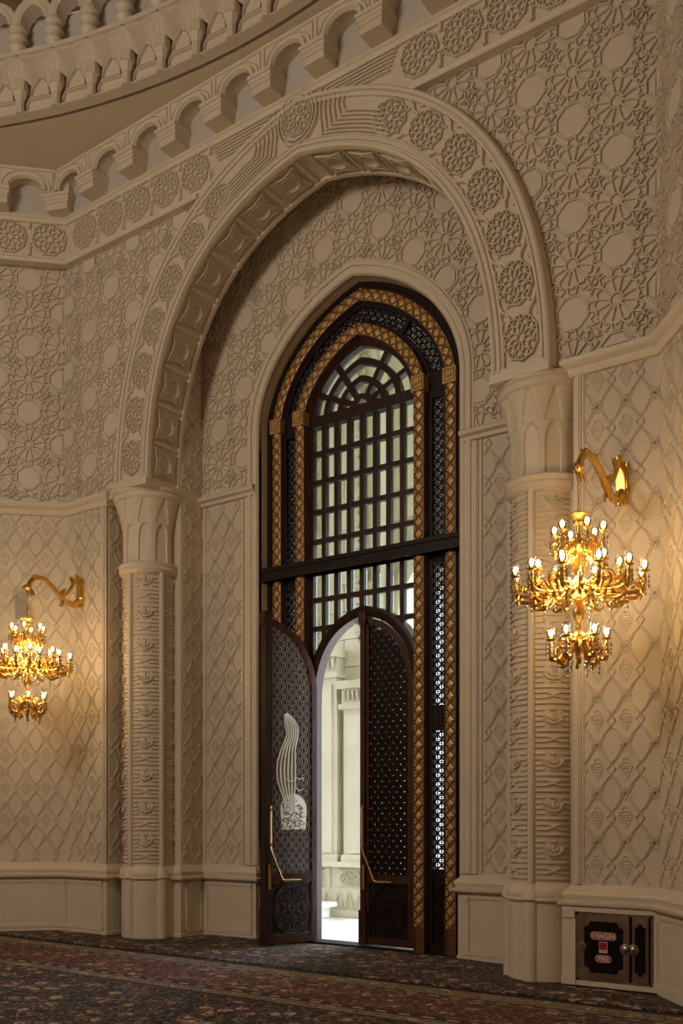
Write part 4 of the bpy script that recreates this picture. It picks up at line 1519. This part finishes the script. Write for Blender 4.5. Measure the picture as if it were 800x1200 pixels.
# ------------------------------------------------------------------ chandeliers
def bracket(x, label, rot=0.0):
    y0 = YP - .035
    root = link('wall_bracket', None, loc=(x, y0, 4.44), rot=(0, 0, rot))
    tag(root, label, 'bracket', 'scrolled wall brackets', 'thing')
    p = MB()
    p.box(-.05, .05, -.02, .04, .0, .38)
    p.box(-.035, .035, -.035, .0, .03, .35)
    n0 = len(p.v)
    p.lathe([(.07, -.02), (.06, .02), (.03, .04), (0, .045)], 14, cap=False)
    p.v[n0:] = [(a, -c, b + .10) for a, b, c in p.v[n0:]]
    p.tube([(0, -.02, .36), (0, -.05, .40), (0, -.09, .41), (0, -.10, .38)], [.02, .022, .018, .01], 8)
    obj('wall_plate', p, M['gold'], root, smooth=True)
    a = MB()
    pts = interp([(0, .10), (.12, .015), (.25, .0), (.42, .07), (.58, .16), (.75, .215), (.90, .19), (1.0, .10), (1.03, .02)], 5)
    a.tube([(0, -u, z) for u, z in pts], [.030 + .014 * math.sin(i * .55) ** 2 * (1 - i / len(pts)) for i in range(len(pts))], 10)
    pts = interp([(.40, .06), (.30, .11), (.20, .20), (.12, .31), (.05, .36)], 5)
    a.tube([(0, -u, z) for u, z in pts], [.022, .024, .024, .022] * 5 + [.02], 8)
    obj('scroll_arm', a, M['gold'], root, smooth=True)
    for (u, z, ang, L) in ((.40, .07, 2.2, .12), (.34, .03, -1.0, .10), (.62, .17, .5, .11), (.80, .20, .2, .12), (.96, .10, -.9, .12), (1.02, .05, -2.4, .12), (1.0, .06, -.3, .10), (.20, .02, 3.6, .10), (.14, .28, 1.0, .10)):
        c, q = math.cos(ang), math.sin(ang)
        l = MB()
        for w in (-.012, .012):
            l.tube([(0, -u, z), (w, -(u + L * .5 * c), z + L * .5 * q + .015), (w * 1.6, -(u + L * c), z + L * q), (w * 1.2, -(u + L * c * .9), z + L * q - .025)], [.016, .022, .014, .004], 6)
        obj('acanthus_leaf', l, M['gold'], root, smooth=True)
    h = MB()
    h.tube([(0, -1.03, .03), (0, -1.03, -.03), (0, -1.05, -.05), (0, -1.03, -.07), (0, -1.01, -.05)], .012, 6)
    h.lathe([(.0, .05), (.04, .04), (.05, .0), (.03, -.03), (0, -.04)], 10, c=(0, -1.03, .04), cap=False)
    obj('hook', h, M['gold'], root, smooth=True)


def crystal_mesh(r=.011, L=.034):
    m = MB()
    m.lathe([(.001, 0), (r, -L * .35), (r * .8, -L * .6), (.001, -L)], 6, cap=False)
    m.lathe([(.001, .014), (.005, .008), (.001, .002)], 5, cap=False)
    return m

def chandelier(x, y, label):
    root = link('chandelier', None, loc=(x, y, -.06))
    tag(root, label, 'chandelier', 'hanging gilt chandeliers', 'thing')
    st = MB()
    st.lathe([(0.004, 2.99), (.03, 3.0), (.045, 3.03), (.03, 3.06), (.02, 3.08), (.035, 3.10), (.06, 3.13), (.05, 3.17), (.025, 3.20), (.022, 3.26), (.045, 3.30), (.055, 3.35), (.03, 3.40), (.03, 3.44), (.06, 3.47), (.085, 3.52), (.08, 3.56), (.04, 3.60), (.025, 3.64), (.05, 3.68), (.055, 3.74), (.03, 3.80), (.025, 3.84), (.05, 3.88), (.055, 3.92), (.03, 3.96), (.02, 4.0), (.02, 4.08)], 18)
    obj('stem', st, M['gold'], root, smooth=True)
    cn = MB()
    cn.lathe([(.02, 4.06), (.05, 4.08), (.04, 4.10), (.05, 4.12), (.09, 4.145), (.092, 4.155), (.05, 4.16), (0.01, 4.17)], 18)
    obj('canopy', cn, M['gold'], root, smooth=True)
    ch = MB()
    for k in range(7):
        z = 4.17 + k * .038
        ring = []
        for t in range(9):
            a = 2 * PI * t / 8
            u, v = .011 * math.cos(a), .022 * math.sin(a)
            ring.append((u, 0, z + .02 + v) if k % 2 else (0, u, z + .02 + v))
        ch.tube(ring, .0035, 5, cap=False)
    obj('chain', ch, M['gold'], root)
    # lamp pieces, shared
    cup = MB()
    cup.lathe([(.010, -.05), (.022, -.045), (.012, -.03), (.012, -.01), (.038, .0), (.042, .006), (.016, .008), (.014, .03), (.004, .032)], 12)
    me_cup = cup.mesh('candle_cup', M['gold'], True)
    shd = MB()
    shd.lathe([(.018, .010), (.030, .028), (.034, .055), (.030, .085), (.034, .100)], 14, cap=False)
    me_sh = shd.mesh('glass_shade', M['shade'], True)
    blb = MB()
    blb.lathe([(.004, .030), (.011, .036), (.017, .052), (.017, .072), (.010, .084), (.003, .088)], 10)
    me_b = blb.mesh('bulb', M['bulb'], True)
    me_c = crystal_mesh()
    def tier(n, r, zc, zl, zroot, rroot, ph):
        arm = MB()
        pts = interp([(rroot, zroot), (rroot + (r - rroot) * .25, zroot - .05), (rroot + (r - rroot) * .60, zl - .16), (r * .90 + .01, zl - .155), (r, zl - .10), (r, zl - .045)], 4)
        arm.tube([(u, 0, z) for u, z in pts], [.016] * len(pts), 7)
        sc1 = spiral(rroot + (r - rroot) * .45, zroot - .055, min(.05, (r - rroot) * .22), 1.3, 0, 1, 14)
        arm.tube([(u, 0, z) for u, z in sc1], .010, 5)
        sc2 = spiral(r * .93, zl - .105, min(.04, (r - rroot) * .2), 1.2, 2.6, -1, 12)
        arm.tube([(u, 0, z) for u, z in sc2], .008, 5)
        for (u, z) in ((rroot + (r - rroot) * .3, zroot - .07), (rroot + (r - rroot) * .65, zl - .165), (r * .97, zl - .15)):
            arm.lathe([(.004, -.034), (.022, -.012), (.026, .008), (.012, .022), (.004, .028)], 7, c=(u, 0, z))
        me_a = arm.mesh('arm', M['gold'], True)
        lf = MB()
        q = r - rroot
        for u0, z0, du, dz in ((rroot + q * .35, zl - .13, .5, .085), (rroot + q * .55, zl - .16, .35, .10), (rroot + q * .30, zl - .15, .45, -.06)):
            pts = interp([(u0, z0), (u0 + q * du * .35, z0 + dz * .9), (u0 + q * du * .75, z0 + dz), (u0 + q * du * .95, z0 + dz * .55), (u0 + q * du * .8, z0 + dz * .3)], 3)
            nn = len(pts)
            lf.tube([(u, 0, z) for u, z in pts], [.006 + .010 * math.sin(PI * (k + .5) / nn) for k in range(nn)], 6)
        me_lf = lf.mesh('scroll_leaf', M['gold'], True)
        for k in range(n):
            link('scroll_leaf', me_lf, root, rot=(0, 0, ph + 2 * PI * (k + .5) / n))
        for k in range(n):
            a = ph + 2 * PI * k / n
            o = link('arm', me_a, root, rot=(0, 0, a))
            link('candle_cup', me_cup, o, loc=(r, 0, zl))
            link('bulb', me_b, o, loc=(r, 0, zl))
            link('glass_shade', me_sh, o, loc=(r, 0, zl))
        cr = MB()
        for k in range(n):
            a = ph + 2 * PI * k / n
            for (rr, da, z, L) in ((r + .035, 0, zl - .035, 3), (r - .035, 0, zl - .035, 3), (r, .035 / r, zl - .035, 3), (r, -.035 / r, zl - .035, 3), (r * .75, 0, zl - .19, 3), (r * .5, 0, zl - .19, 2)):
                px, py = rr * math.cos(a + da), rr * math.sin(a + da)
                for q in range(L):
                    cr.add([(px + vx, py + vy, z - .036 * q + vz) for vx, vy, vz in me_c.v], me_c.f)
            # swag to the next arm
            for q in range(1, 8):
                t = q / 8
                b = a + 2 * PI / n * t
                cr.lathe([(.001, -.008), (.006, 0), (.001, .008)], 5, c=(r * .97 * math.cos(b), r * .97 * math.sin(b), zl - .06 - .10 * math.sin(PI * t)))
        stuff(obj('crystal_drops', cr, M['crystal'], root))
    tier(6, .20, 0, 3.985, 3.93, .04, .2)
    tier(6, .33, 0, 3.70, 3.60, .06, .5)
    tier(12, .53, 0, 3.625, 3.55, .07, .15)
    tier(6, .225, 0, 3.115, 3.16, .04, .45)
    for pf in ([(.02, 3.44), (.10, 3.46), (.15, 3.50), (.16, 3.515), (.10, 3.51), (.03, 3.49)], [(.02, 3.84), (.07, 3.86), (.09, 3.885), (.05, 3.88)], [(.02, 3.05), (.07, 3.06), (.09, 3.08), (.05, 3.08)]):
        bw = MB()
        bw.lathe(pf, 24, cap=False)
        obj('dish', bw, M['gold'], root, smooth=True)
    for z, e in ((3.72, CH_POWER), (3.20, CH_POWER * .3)):
        ld = bpy.data.lights.new('chandelier_light', 'POINT')
        ld.energy = e
        ld.shadow_soft_size = .22 if z > 3.5 else .15
        ld.color = (1.0, .68, .30)
        link('chandelier_light', ld, root, loc=(0, 0, z))
CH_POWER = 58.0
bracket(3.62, 'gilt scrolled bracket on the pier right of the right-hand column')
chandelier(3.62, YP - .035 - 1.03, 'large lit gilt three-tier chandelier on the right, above the fire cabinet')
bracket(-3.93, 'gilt scrolled bracket on the far pier, left of the left-hand column', R(12))
chandelier(-3.93 + 1.03 * math.sin(R(12)), YP - .035 - 1.03 * math.cos(R(12)), 'gilt three-tier chandelier lit on the far left pier')

# small grey loudspeaker on the left facet
sp = link('wall_loudspeaker', None, loc=(PL + math.cos(AL) * -.99 - math.sin(AL) * (YP - .03), math.sin(AL) * -.99 + math.cos(AL) * (YP - .03), 4.41), rot=(0, 0, AL))
tag(sp, 'small grey box on the wall behind the far left chandelier', 'loudspeaker', kind='thing')
b = MB(); b.box(-.075, .075, -.14, -.02, -.12, .12); b.box(-.03, .03, -.03, .0, -.04, .04)
obj('case', b, M['grey_box'], sp)
b = MB()
for k in range(9): b.box(-.065, .065, -.146, -.139, -.105 + k * .025, -.092 + k * .025)
obj('grille', b, M['grey_box'], sp)

# ------------------------------------------------------------------ fire cabinet in the right plinth
def text(name, s, size, loc, parent, material, ext=.002, bold=.0):
    cu = bpy.data.curves.new(name, 'FONT')
    cu.body = s
    cu.size = size
    cu.align_x = 'CENTER'; cu.align_y = 'CENTER'
    cu.extrude = ext
    cu.offset = bold
    cu.materials.append(material)
    tmp = link('lettering_curve', cu)
    bpy.context.view_layer.update()
    me = bpy.data.meshes.new_from_object(tmp.evaluated_get(bpy.context.evaluated_depsgraph_get()))
    bpy.data.objects.remove(tmp)
    bpy.data.curves.remove(cu)
    if not me.materials:
        me.materials.append(material)
    return link(name, me, parent, loc=loc, rot=(R(90), 0, 0))

def fire_cabinet():
    y = YP - .085
    x0, x1, z0, z1 = 3.205, 3.945 - .02, .06, .70
    root = link('fire_cabinet', None, loc=((x0 + x1) / 2, y, z0))
    tag(root, 'bronze-framed fire hose cabinet with red signs set low in the right plinth', 'cabinet', kind='thing')
    W, H = x1 - x0, z1 - z0
    f = MB()
    t = .022
    # plaster surround that stands proud of the plinth
    s = MB()
    for a in (-W / 2 - .14, W / 2 + .005):
        s.box(a, a + .13, -.015, .04, -.045, H + .03)
        s.box(a + .005, a + .125, -.028, .04, H - .06, H + .02)
        s.box(a - .005, a + .135, -.03, .04, -.045, .03)
    s.box(-W / 2 - .14, W / 2 + .135, -.02, .04, -.045, .0)
    s.box(-W / 2 - .14, W / 2 + .135, -.02, .04, H, H + .04)
    obj('surround', s, M['plaster_smooth'], root)
    for a, b, c, d in ((-W / 2, -W / 2 + t, 0, H), (W / 2 - t, W / 2, 0, H), (-W / 2, W / 2, 0, t), (-W / 2, W / 2, H - t, H)):
        f.box(a, b, -.012, .03, c, d)
    obj('frame', f, M['cab_wood'], root)
    xs = W / 2 - .215
    for (a, b, nm) in ((-W / 2 + t, xs - .003, 'main'), (xs + .003, W / 2 - t, 'side')):
        d = link('door', None, root, loc=(0, 0, 0))
        cx, cz = (a + b) / 2, H / 2
        w, h = (b - a) / 2, H / 2 - t
        bo = MB(); bo.box(a, b, -.006, .012, t, H - t)
        obj('door_panel', bo, M['black_glass'], d)
        # bronze border with scooped corners and round lugs at mid height
        wi, hi, c = w - (.055 if nm == 'main' else .045), h - .06, .055 if nm == 'main' else .035
        inner = []
        for sx, sz in ((1, 1), (-1, 1), (-1, -1), (1, -1)):
            seg = []
            for k in range(6):
                q = PI / 2 * k / 5
                seg.append((cx + sx * (wi - c * math.cos(q)), cz + sz * (hi - c * math.sin(q))))
            if sx * sz < 0: seg = seg[::-1]
            # seg runs so the loop goes anticlockwise
            inner += seg[::-1]
        n = len(inner)
        outer = []
        for x, z in inner:
            ux, uz = (x - cx) / w, (z - cz) / h
            m = max(abs(ux), abs(uz))
            outer.append((cx + ux / m * w, cz + uz / m * h))
        bd = MB()
        bd.skin([[(x, yy, z) for x, z in pl] for pl, yy in ((outer, -.004), (outer, -.014), (inner, -.018), (inner, -.004))], closed=True, loop=False)
        obj('door_border', bd, M['cab_wood'], d)
        kx = xs - .036 if nm == 'main' else xs + .036
        k = MB()
        k.lathe([(.052, 0), (.052, .012), (.044, .018), (.030, .018)], 20, cap=False)
        k.v = [(p[0] + kx, -p[2] - .010, p[1] + cz) for p in k.v]
        obj('knob_rose', k, M['cab_wood'], d, smooth=True)
        k = MB()
        k.lathe([(.030, .014), (.029, .022), (.024, .026), (0.001, .027)], 16, cap=False)
        k.v = [(p[0] + kx, -p[2] - .010, p[1] + cz) for p in k.v]
        k.bar((kx - .018, cz - .014), (kx + .018, cz + .014), -.036, .012, .012)
        obj('knob', k, M['chrome'], d, smooth=True)
        if nm == 'main':
            l = MB()
            l.lathe([(.045, 0), (.045, .010), (.03, .014), (.0, .014)], 18, cap=False)
            l.v = [(p[0] + a + .035, -p[2] - .010, p[1] + cz) for p in l.v]
            obj('lug', l, M['cab_wood'], d, smooth=True)
            sx = cx - .005
            for txt, zz, hw, hh, sz in (('YANGIN', cz + .105, .125, .038, .058), ('FIRE', cz - .105, .080, .036, .058)):
                def pill(g):
                    P = []
                    for q in range(9): P.append((sx + hw - hh + (hh + g) * math.sin(PI * q / 8), zz + (hh + g) * math.cos(PI * q / 8)))
                    for q in range(9): P.append((sx - hw + hh - (hh + g) * math.sin(PI * q / 8), zz - (hh + g) * math.cos(PI * q / 8)))
                    return P[::-1]
                m = MB(); m.prism(pill(0), -.009, -.004)
                si = obj('sign', m, M['red'], d)
                m = MB()
                m.strap(pill(-.006), -.009, .006, .002, closed=True)
                obj('sign_border', m, M['sign_white'], si)
                text('sign_lettering', txt, sz, (sx, -.0105, zz - .002), si, M['sign_white'], .0008, .0016)
            m = MB(); m.box(sx - .040, sx + .040, -.009, -.004, cz - .050, cz + .052)
            si = obj('sign', m, M['sign_white'], d)
            m = MB(); m.box(sx - .036, sx + .036, -.0105, -.008, cz - .022, cz + .048)
            obj('sign_field', m, M['red'], si)
            m = MB()
            m.strap([(sx - .022, cz + .034), (sx - .012, cz + .008), (sx - .020, cz - .008), (sx - .006, cz - .016)], -.0105, .006, .001)
            m.strap([(sx - .004, cz - .014), (sx + .008, cz + .004), (sx + .002, cz + .030), (sx + .020, cz + .012), (sx + .024, cz - .012)], -.0105, .005, .001)
            for q in range(2): m.bar((sx - .026, cz - .032 - q * .009), (sx + .026, cz - .032 - q * .009), -.009, .004, .001)
            obj('pictogram', m, M['black_glass'], si)
fire_cabinet()

# ------------------------------------------------------------------ rugs
def rug_mat(name, ramp_kind):
    m = bpy.data.materials.new(name)
    m.use_nodes = True
    nt = m.node_tree
    L = nt.links
    b = nt.nodes['Principled BSDF']
    b.inputs['Roughness'].default_value = 0.85
    b.inputs['Specular IOR Level'].default_value = 0.2
    b.inputs['Sheen Weight'].default_value = 0.10
    b.inputs['Sheen Roughness'].default_value = 0.35
    tc = nt.nodes.new('ShaderNodeTexCoord')
    def N(t): return nt.nodes.new(t)
    def noise(scale, detail=3, mapping=None):
        n = N('ShaderNodeTexNoise'); n.inputs['Scale'].default_value = scale; n.inputs['Detail'].default_value = detail
        L.new((mapping or tc.outputs['Object']), n.inputs['Vector']); return n.outputs['Fac']
    def vor(scale, feature='F1', vec=None):
        n = N('ShaderNodeTexVoronoi'); n.inputs['Scale'].default_value = scale; n.feature = feature
        L.new(vec or tc.outputs['Object'], n.inputs['Vector']); return n
    def ramp(fac, stops, const=False):
        r = N('ShaderNodeValToRGB')
        if const: r.color_ramp.interpolation = 'CONSTANT'
        e = r.color_ramp.elements
        while len(e) < len(stops): e.new(0.5)
        for i, (p, c) in enumerate(stops):
            e[i].position = p; e[i].color = (*c, 1)
        L.new(fac, r.inputs['Fac']); return r.outputs['Color']
    def mix(f, a, c):
        n = N('ShaderNodeMix'); n.data_type = 'RGBA'
        L.new(f, n.inputs[0]); L.new(a, n.inputs[6]); L.new(c, n.inputs[7]); return n.outputs[2]
    navy, black, cream, red, tan, brown = (.006, .0065, .011), (.004, .003, .003), (.42, .35, .25), (.13, .022, .020), (.20, .125, .065), (.05, .025, .015)
    # distorted coordinate: scrolling stems
    wob = N('ShaderNodeTexNoise'); wob.inputs['Scale'].default_value = 5; wob.inputs['Detail'].default_value = 2
    L.new(tc.outputs['Object'], wob.inputs['Vector'])
    add = N('ShaderNodeVectorMath'); add.operation = 'MULTIPLY_ADD'
    add.inputs[1].default_value = (.14, .14, 0); L.new(wob.outputs['Color'], add.inputs[0]); L.new(tc.outputs['Object'], add.inputs[2])
    v = add.outputs[0]
    v1 = vor(5.0, 'F1', v); v2 = vor(8, 'DISTANCE_TO_EDGE', v); v3 = vor(13, 'F1', v)
    flowers = ramp(v1.outputs['Distance'], [(0, (0, 0, 0)), (.08, (0, 0, 0)), (.11, (1, 1, 1)), (.26, (1, 1, 1)), (.30, (0, 0, 0)), (.44, (0, 0, 0)), (.47, (.6, .6, .6)), (.52, (0, 0, 0))])
    stems = ramp(v2.outputs['Distance'], [(0, (.8, .8, .8)), (.022, (.8, .8, .8)), (.04, (0, 0, 0))])
    petals = ramp(v3.outputs['Distance'], [(0, (.7, .7, .7)), (.22, (.6, .6, .6)), (.27, (0, 0, 0))])
    hue = noise(9, 2)
    fcol = ramp(hue, [(.34, red), (.42, tan), (.49, cream), (.58, (.17, .05, .04)), (.66, (.36, .30, .22))])
    def field(ground, accent):
        g = N('ShaderNodeRGB'); g.outputs[0].default_value = (*ground, 1)
        s = N('ShaderNodeRGB'); s.outputs[0].default_value = (*accent, 1)
        c = mix(stems, g.outputs[0], s.outputs[0])
        c = mix(petals, c, fcol)
        return mix(flowers, c, fcol)
    dark = field(navy, tan)
    redf = field((.060, .014, .012), (.20, .13, .09))
    beige = field((.16, .115, .07), black)
    strip = field((.010, .007, .007), tan)
    sx = N('ShaderNodeSeparateXYZ'); L.new(tc.outputs['Object'], sx.inputs[0])
    y = sx.outputs['Y']
    if ramp_kind == 'strip':
        col = strip
    else:
        # bands counted from the rug's edge: local y runs from 0 (edge by the door) to negative
        mr = N('ShaderNodeMapRange'); mr.inputs[1].default_value = 0; mr.inputs[2].default_value = -2.0; mr.inputs[3].default_value = 0; mr.inputs[4].default_value = 1
        L.new(y, mr.inputs[0])
        f = mr.outputs[0]
        def band(stops): return ramp(f, [(p, (w, w, w)) for p, w in stops], True)
        col = dark
        b_red = band([(0, 0), (.24, 1), (.60, 0)])
        b_bei = band([(0, 0), (.05, 1), (.18, 0), (.66, 1), (.74, 0)])
        guard = band([(0, 1), (.045, 0), (.185, 1), (.205, 0), (.225, 1), (.24, 0), (.605, 1), (.625, 0), (.640, 1), (.66, 0), (.74, 1), (.76, 0)])
        col = mix(b_red, col, redf)
        col = mix(b_bei, col, beige)
        gk = N('ShaderNodeRGB'); gk.outputs[0].default_value = (*black, 1)
        col = mix(guard, col, gk.outputs[0])
        dash = N('ShaderNodeTexChecker'); dash.inputs['Scale'].default_value = 9
        dash.inputs[1].default_value = (*cream, 1); dash.inputs[2].default_value = (*brown, 1)
        L.new(tc.outputs['Object'], dash.inputs[0])
        b_dash = band([(0, 0), (.205, 1), (.225, 0), (.625, 1), (.640, 0)])
        col = mix(b_dash, col, dash.outputs[0])
    # wear and pile shade
    n2 = noise(1.2, 3)
    hs = N('ShaderNodeHueSaturation')
    mr2 = N('ShaderNodeMapRange'); mr2.inputs[3].default_value = .95; mr2.inputs[4].default_value = 1.75
    L.new(n2, mr2.inputs[0]); L.new(mr2.outputs[0], hs.inputs['Value']); L.new(col, hs.inputs['Color'])
    L.new(hs.outputs[0], b.inputs['Base Color'])
    bp = N('ShaderNodeBump'); bp.inputs['Strength'].default_value = .5; bp.inputs['Distance'].default_value = .01
    pile = noise(160, 2)
    L.new(pile, bp.inputs['Height']); L.new(bp.outputs[0], b.inputs['Normal'])
    return m
M['rug'] = rug_mat('hall_rug_pile', 'main')
M['strip'] = rug_mat('strip_rug_pile', 'strip')
YRUG = -1.93
hp = [(-4.95, 0), (4.40, 0), (9.0 - .2, -4.2), (8.6, -12.4), (3.6, -18.4), (-4.0, -18.4), (-9.3, -12.6), (-9.3, -4.6)]
mb = MB()
n = len(hp)
mb.add([(x, y, .012) for x, y in hp] + [(x, y, 0) for x, y in hp], [tuple(range(n)), tuple(range(2 * n - 1, n - 1, -1))] + [(i, (i + 1) % n, n + (i + 1) % n, n + i) for i in range(n)])
tag(obj('hall_rug', mb, M['rug'], loc=(0, YRUG, 0)), 'large patterned hall rug with banded red and cream border', 'rug', kind='thing')
mb = MB()
poly = [(-4.95, YRUG + .07), (4.45, YRUG + .07), (3.78, -1.19), (3.12, -1.19), (3.0, -1.28), (2.34, -1.26), (2.02, -.36), (1.46, -.21), (-1.46, -.21), (-2.3, -.30), (-2.38, -1.12), (-3.3, -1.18), (-3.5, -1.10), (-4.42, -1.12)]
vs = [(x, y, .010) for x, y in poly] + [(x, y, 0.0) for x, y in poly]
n = len(poly)
mb.add(vs, [tuple(range(n)), tuple(range(2 * n - 1, n - 1, -1))] + [(i, (i + 1) % n, n + (i + 1) % n, n + i) for i in range(n)])
tag(obj('strip_rug', mb, M['strip']), 'dark patterned strip of carpet along the foot of the portal wall', 'rug', kind='thing')

# ------------------------------------------------------------------ courtyard outside
mb = MB(); mb.box(-16, 30, .30, 24, -.12, -.005)
pavement = struct(obj('pavement', mb, M['pavement']))
YC = 2.9
def courtyard():
    mb = MB()
    # wall with a tall arched opening towards the sky on the right
    op = arch(DOOR, 2.3, 4.6, 1.7, 1.0, foot=0)
    poly = [(-9.0, 0)] + op + [(3.6, 0), (3.6, 14), (-9.0, 14)]
    mb.prism(poly, YC + .12, YC + .9)
    o = struct(obj('courtyard_wall', mb, M['stone']))
    # coursed facing stones, each a block with open joints
    bl = MB(); bl.box(-.355, .355, 0, .10, -.215, .215)
    me = bl.mesh('stone_block', M['stone'])
    hb = MB(); hb.box(-.14, .14, 0, .10, -.215, .215)
    me_h = hb.mesh('stone_block', M['stone'])
    cut = offset(op, .25)
    for j in range(24):
        z = 1.10 + j * .44
        for i in range(14):
            x = -7.4 + i * .72 + (.36 if j % 2 else 0)
            if x > 2.9: continue
            if any(inside(cut, x + a, z + b) for a in (-.36, .36) for b in (-.22, .22)): continue
            link('stone_block', me, o, loc=(x, YC + .03 + .006 * ((i * 7 + j * 3) % 3), z))
    # archivolt of the opening
    m = MB()
    sweep(m, op, [(0, YC + .12), (0, YC - .02), (.05, YC - .05), (.12, YC - .05), (.16, YC - .02), (.22, YC - .02), (.24, YC + .12)])
    obj('archivolt', m, M['stone2'], o, smooth=True)
    # pilasters with capitals
    for x, w, zc in ((-2.60, .44, 3.80), (-4.1, .5, 3.75), (-2.03, .42, 3.28), (-.1, .24, 13), (1.4, .24, 13), (-3.2, .24, 13), (-1.62, .16, 13)):
        if x > -1.2:
            z0 = 7.4
        else:
            z0 = .85
        p = MB()
        p.box(x - w / 2, x + w / 2, YC - .14, YC + .13, z0, zc)
        p.box(x - w / 2 + .09, x + w / 2 - .09, YC - .165, YC, z0 + .15, zc - .12)
        p.box(x - w / 2 - .03, x + w / 2 + .03, YC - .18, YC + .1, z0, z0 + .12)
        obj('pilaster', p, M['stone'], o)
        if zc < 6:
            c = MB()
            c.box(x - w / 2 - .05, x + w / 2 + .05, YC - .22, YC + .1, zc - .02, zc + .06)
            nn = 5
            for k in range(nn):
                a = x - w / 2 + w * (k + .5) / nn
                c.add([(a - w / nn / 2, YC - .20, zc + .30), (a + w / nn / 2, YC - .20, zc + .30), (a, YC - .16, zc + .07), (a, YC - .24, zc + .22)], [(0, 1, 3), (1, 2, 3), (2, 0, 3)])
            c.box(x - w / 2 - .02, x + w / 2 + .02, YC - .17, YC + .1, zc + .06, zc + .30)
            c.box(x - w / 2 - .08, x + w / 2 + .08, YC - .26, YC + .1, zc + .30, zc + .42)
            obj('capital', c, M['stone2'], o)
    # ledge, dado with carved panels
    d = MB()
    d.box(-9, -1.42, YC - .25, YC + .12, 0, .10)
    d.box(-9, -1.42, YC - .12, YC + .12, .10, .78)
    d.box(-9, -1.40, YC - .26, YC + .12, .78, .86)
    obj('dado', d, M['stone'], o)
    for k in range(6):
        x = -2.05 - k * .82
        c = MB()
        c.box(x - .36, x + .36, YC - .145, YC - .11, .44, .76)
        arabesque(c, 0, 0, .26, .14, mp=lambda u, y, z, x=x: (x + u, y + YC - .146, .60 + z), w=.016, h=.02)
        obj('carved_panel', c, M['stone2'], o)
        c = MB()
        for q in range(4):
            u = x - .3 + q * .2
            c.strap([(u - .09, .14), (u - .03, .30), (u, .38), (u + .03, .30), (u + .09, .14)], YC - .12, .03, .03)
        obj('carved_panel', c, M['stone2'], o)
    # blind tracery strips that read as carved bands through the upper window
    for x in (-2.9, -2.0, -.35, .8):
        t = MB()
        z = 4.4 if x < -1 else 7.2
        while z < 12.5:
            t.strap([(x - .09, z), (x, z + .11), (x + .09, z), (x, z - .11)], YC + .03, .028, .03, closed=True)
            t.bar((x - .12, z + .11), (x + .12, z + .11), YC + .03, .02, .02)
            z += .22
        obj('carved_band', t, M['stone2'], o)
    return o
courtyard()
# white bench slab by the dado
be = link('stone_bench', None, loc=(-2.60, YC - .52, 0))
tag(be, 'low white stone bench outside by the courtyard wall, seen past the open door', 'bench', kind='thing')
b = MB(); b.box(-.95, .36, -.20, .20, .17, .24); obj('slab', b, M['bench'], be)
for x in (-.75, .20):
    b = MB(); b.box(x - .06, x + .06, -.14, .14, 0, .17); obj('leg', b, M['bench'], be)
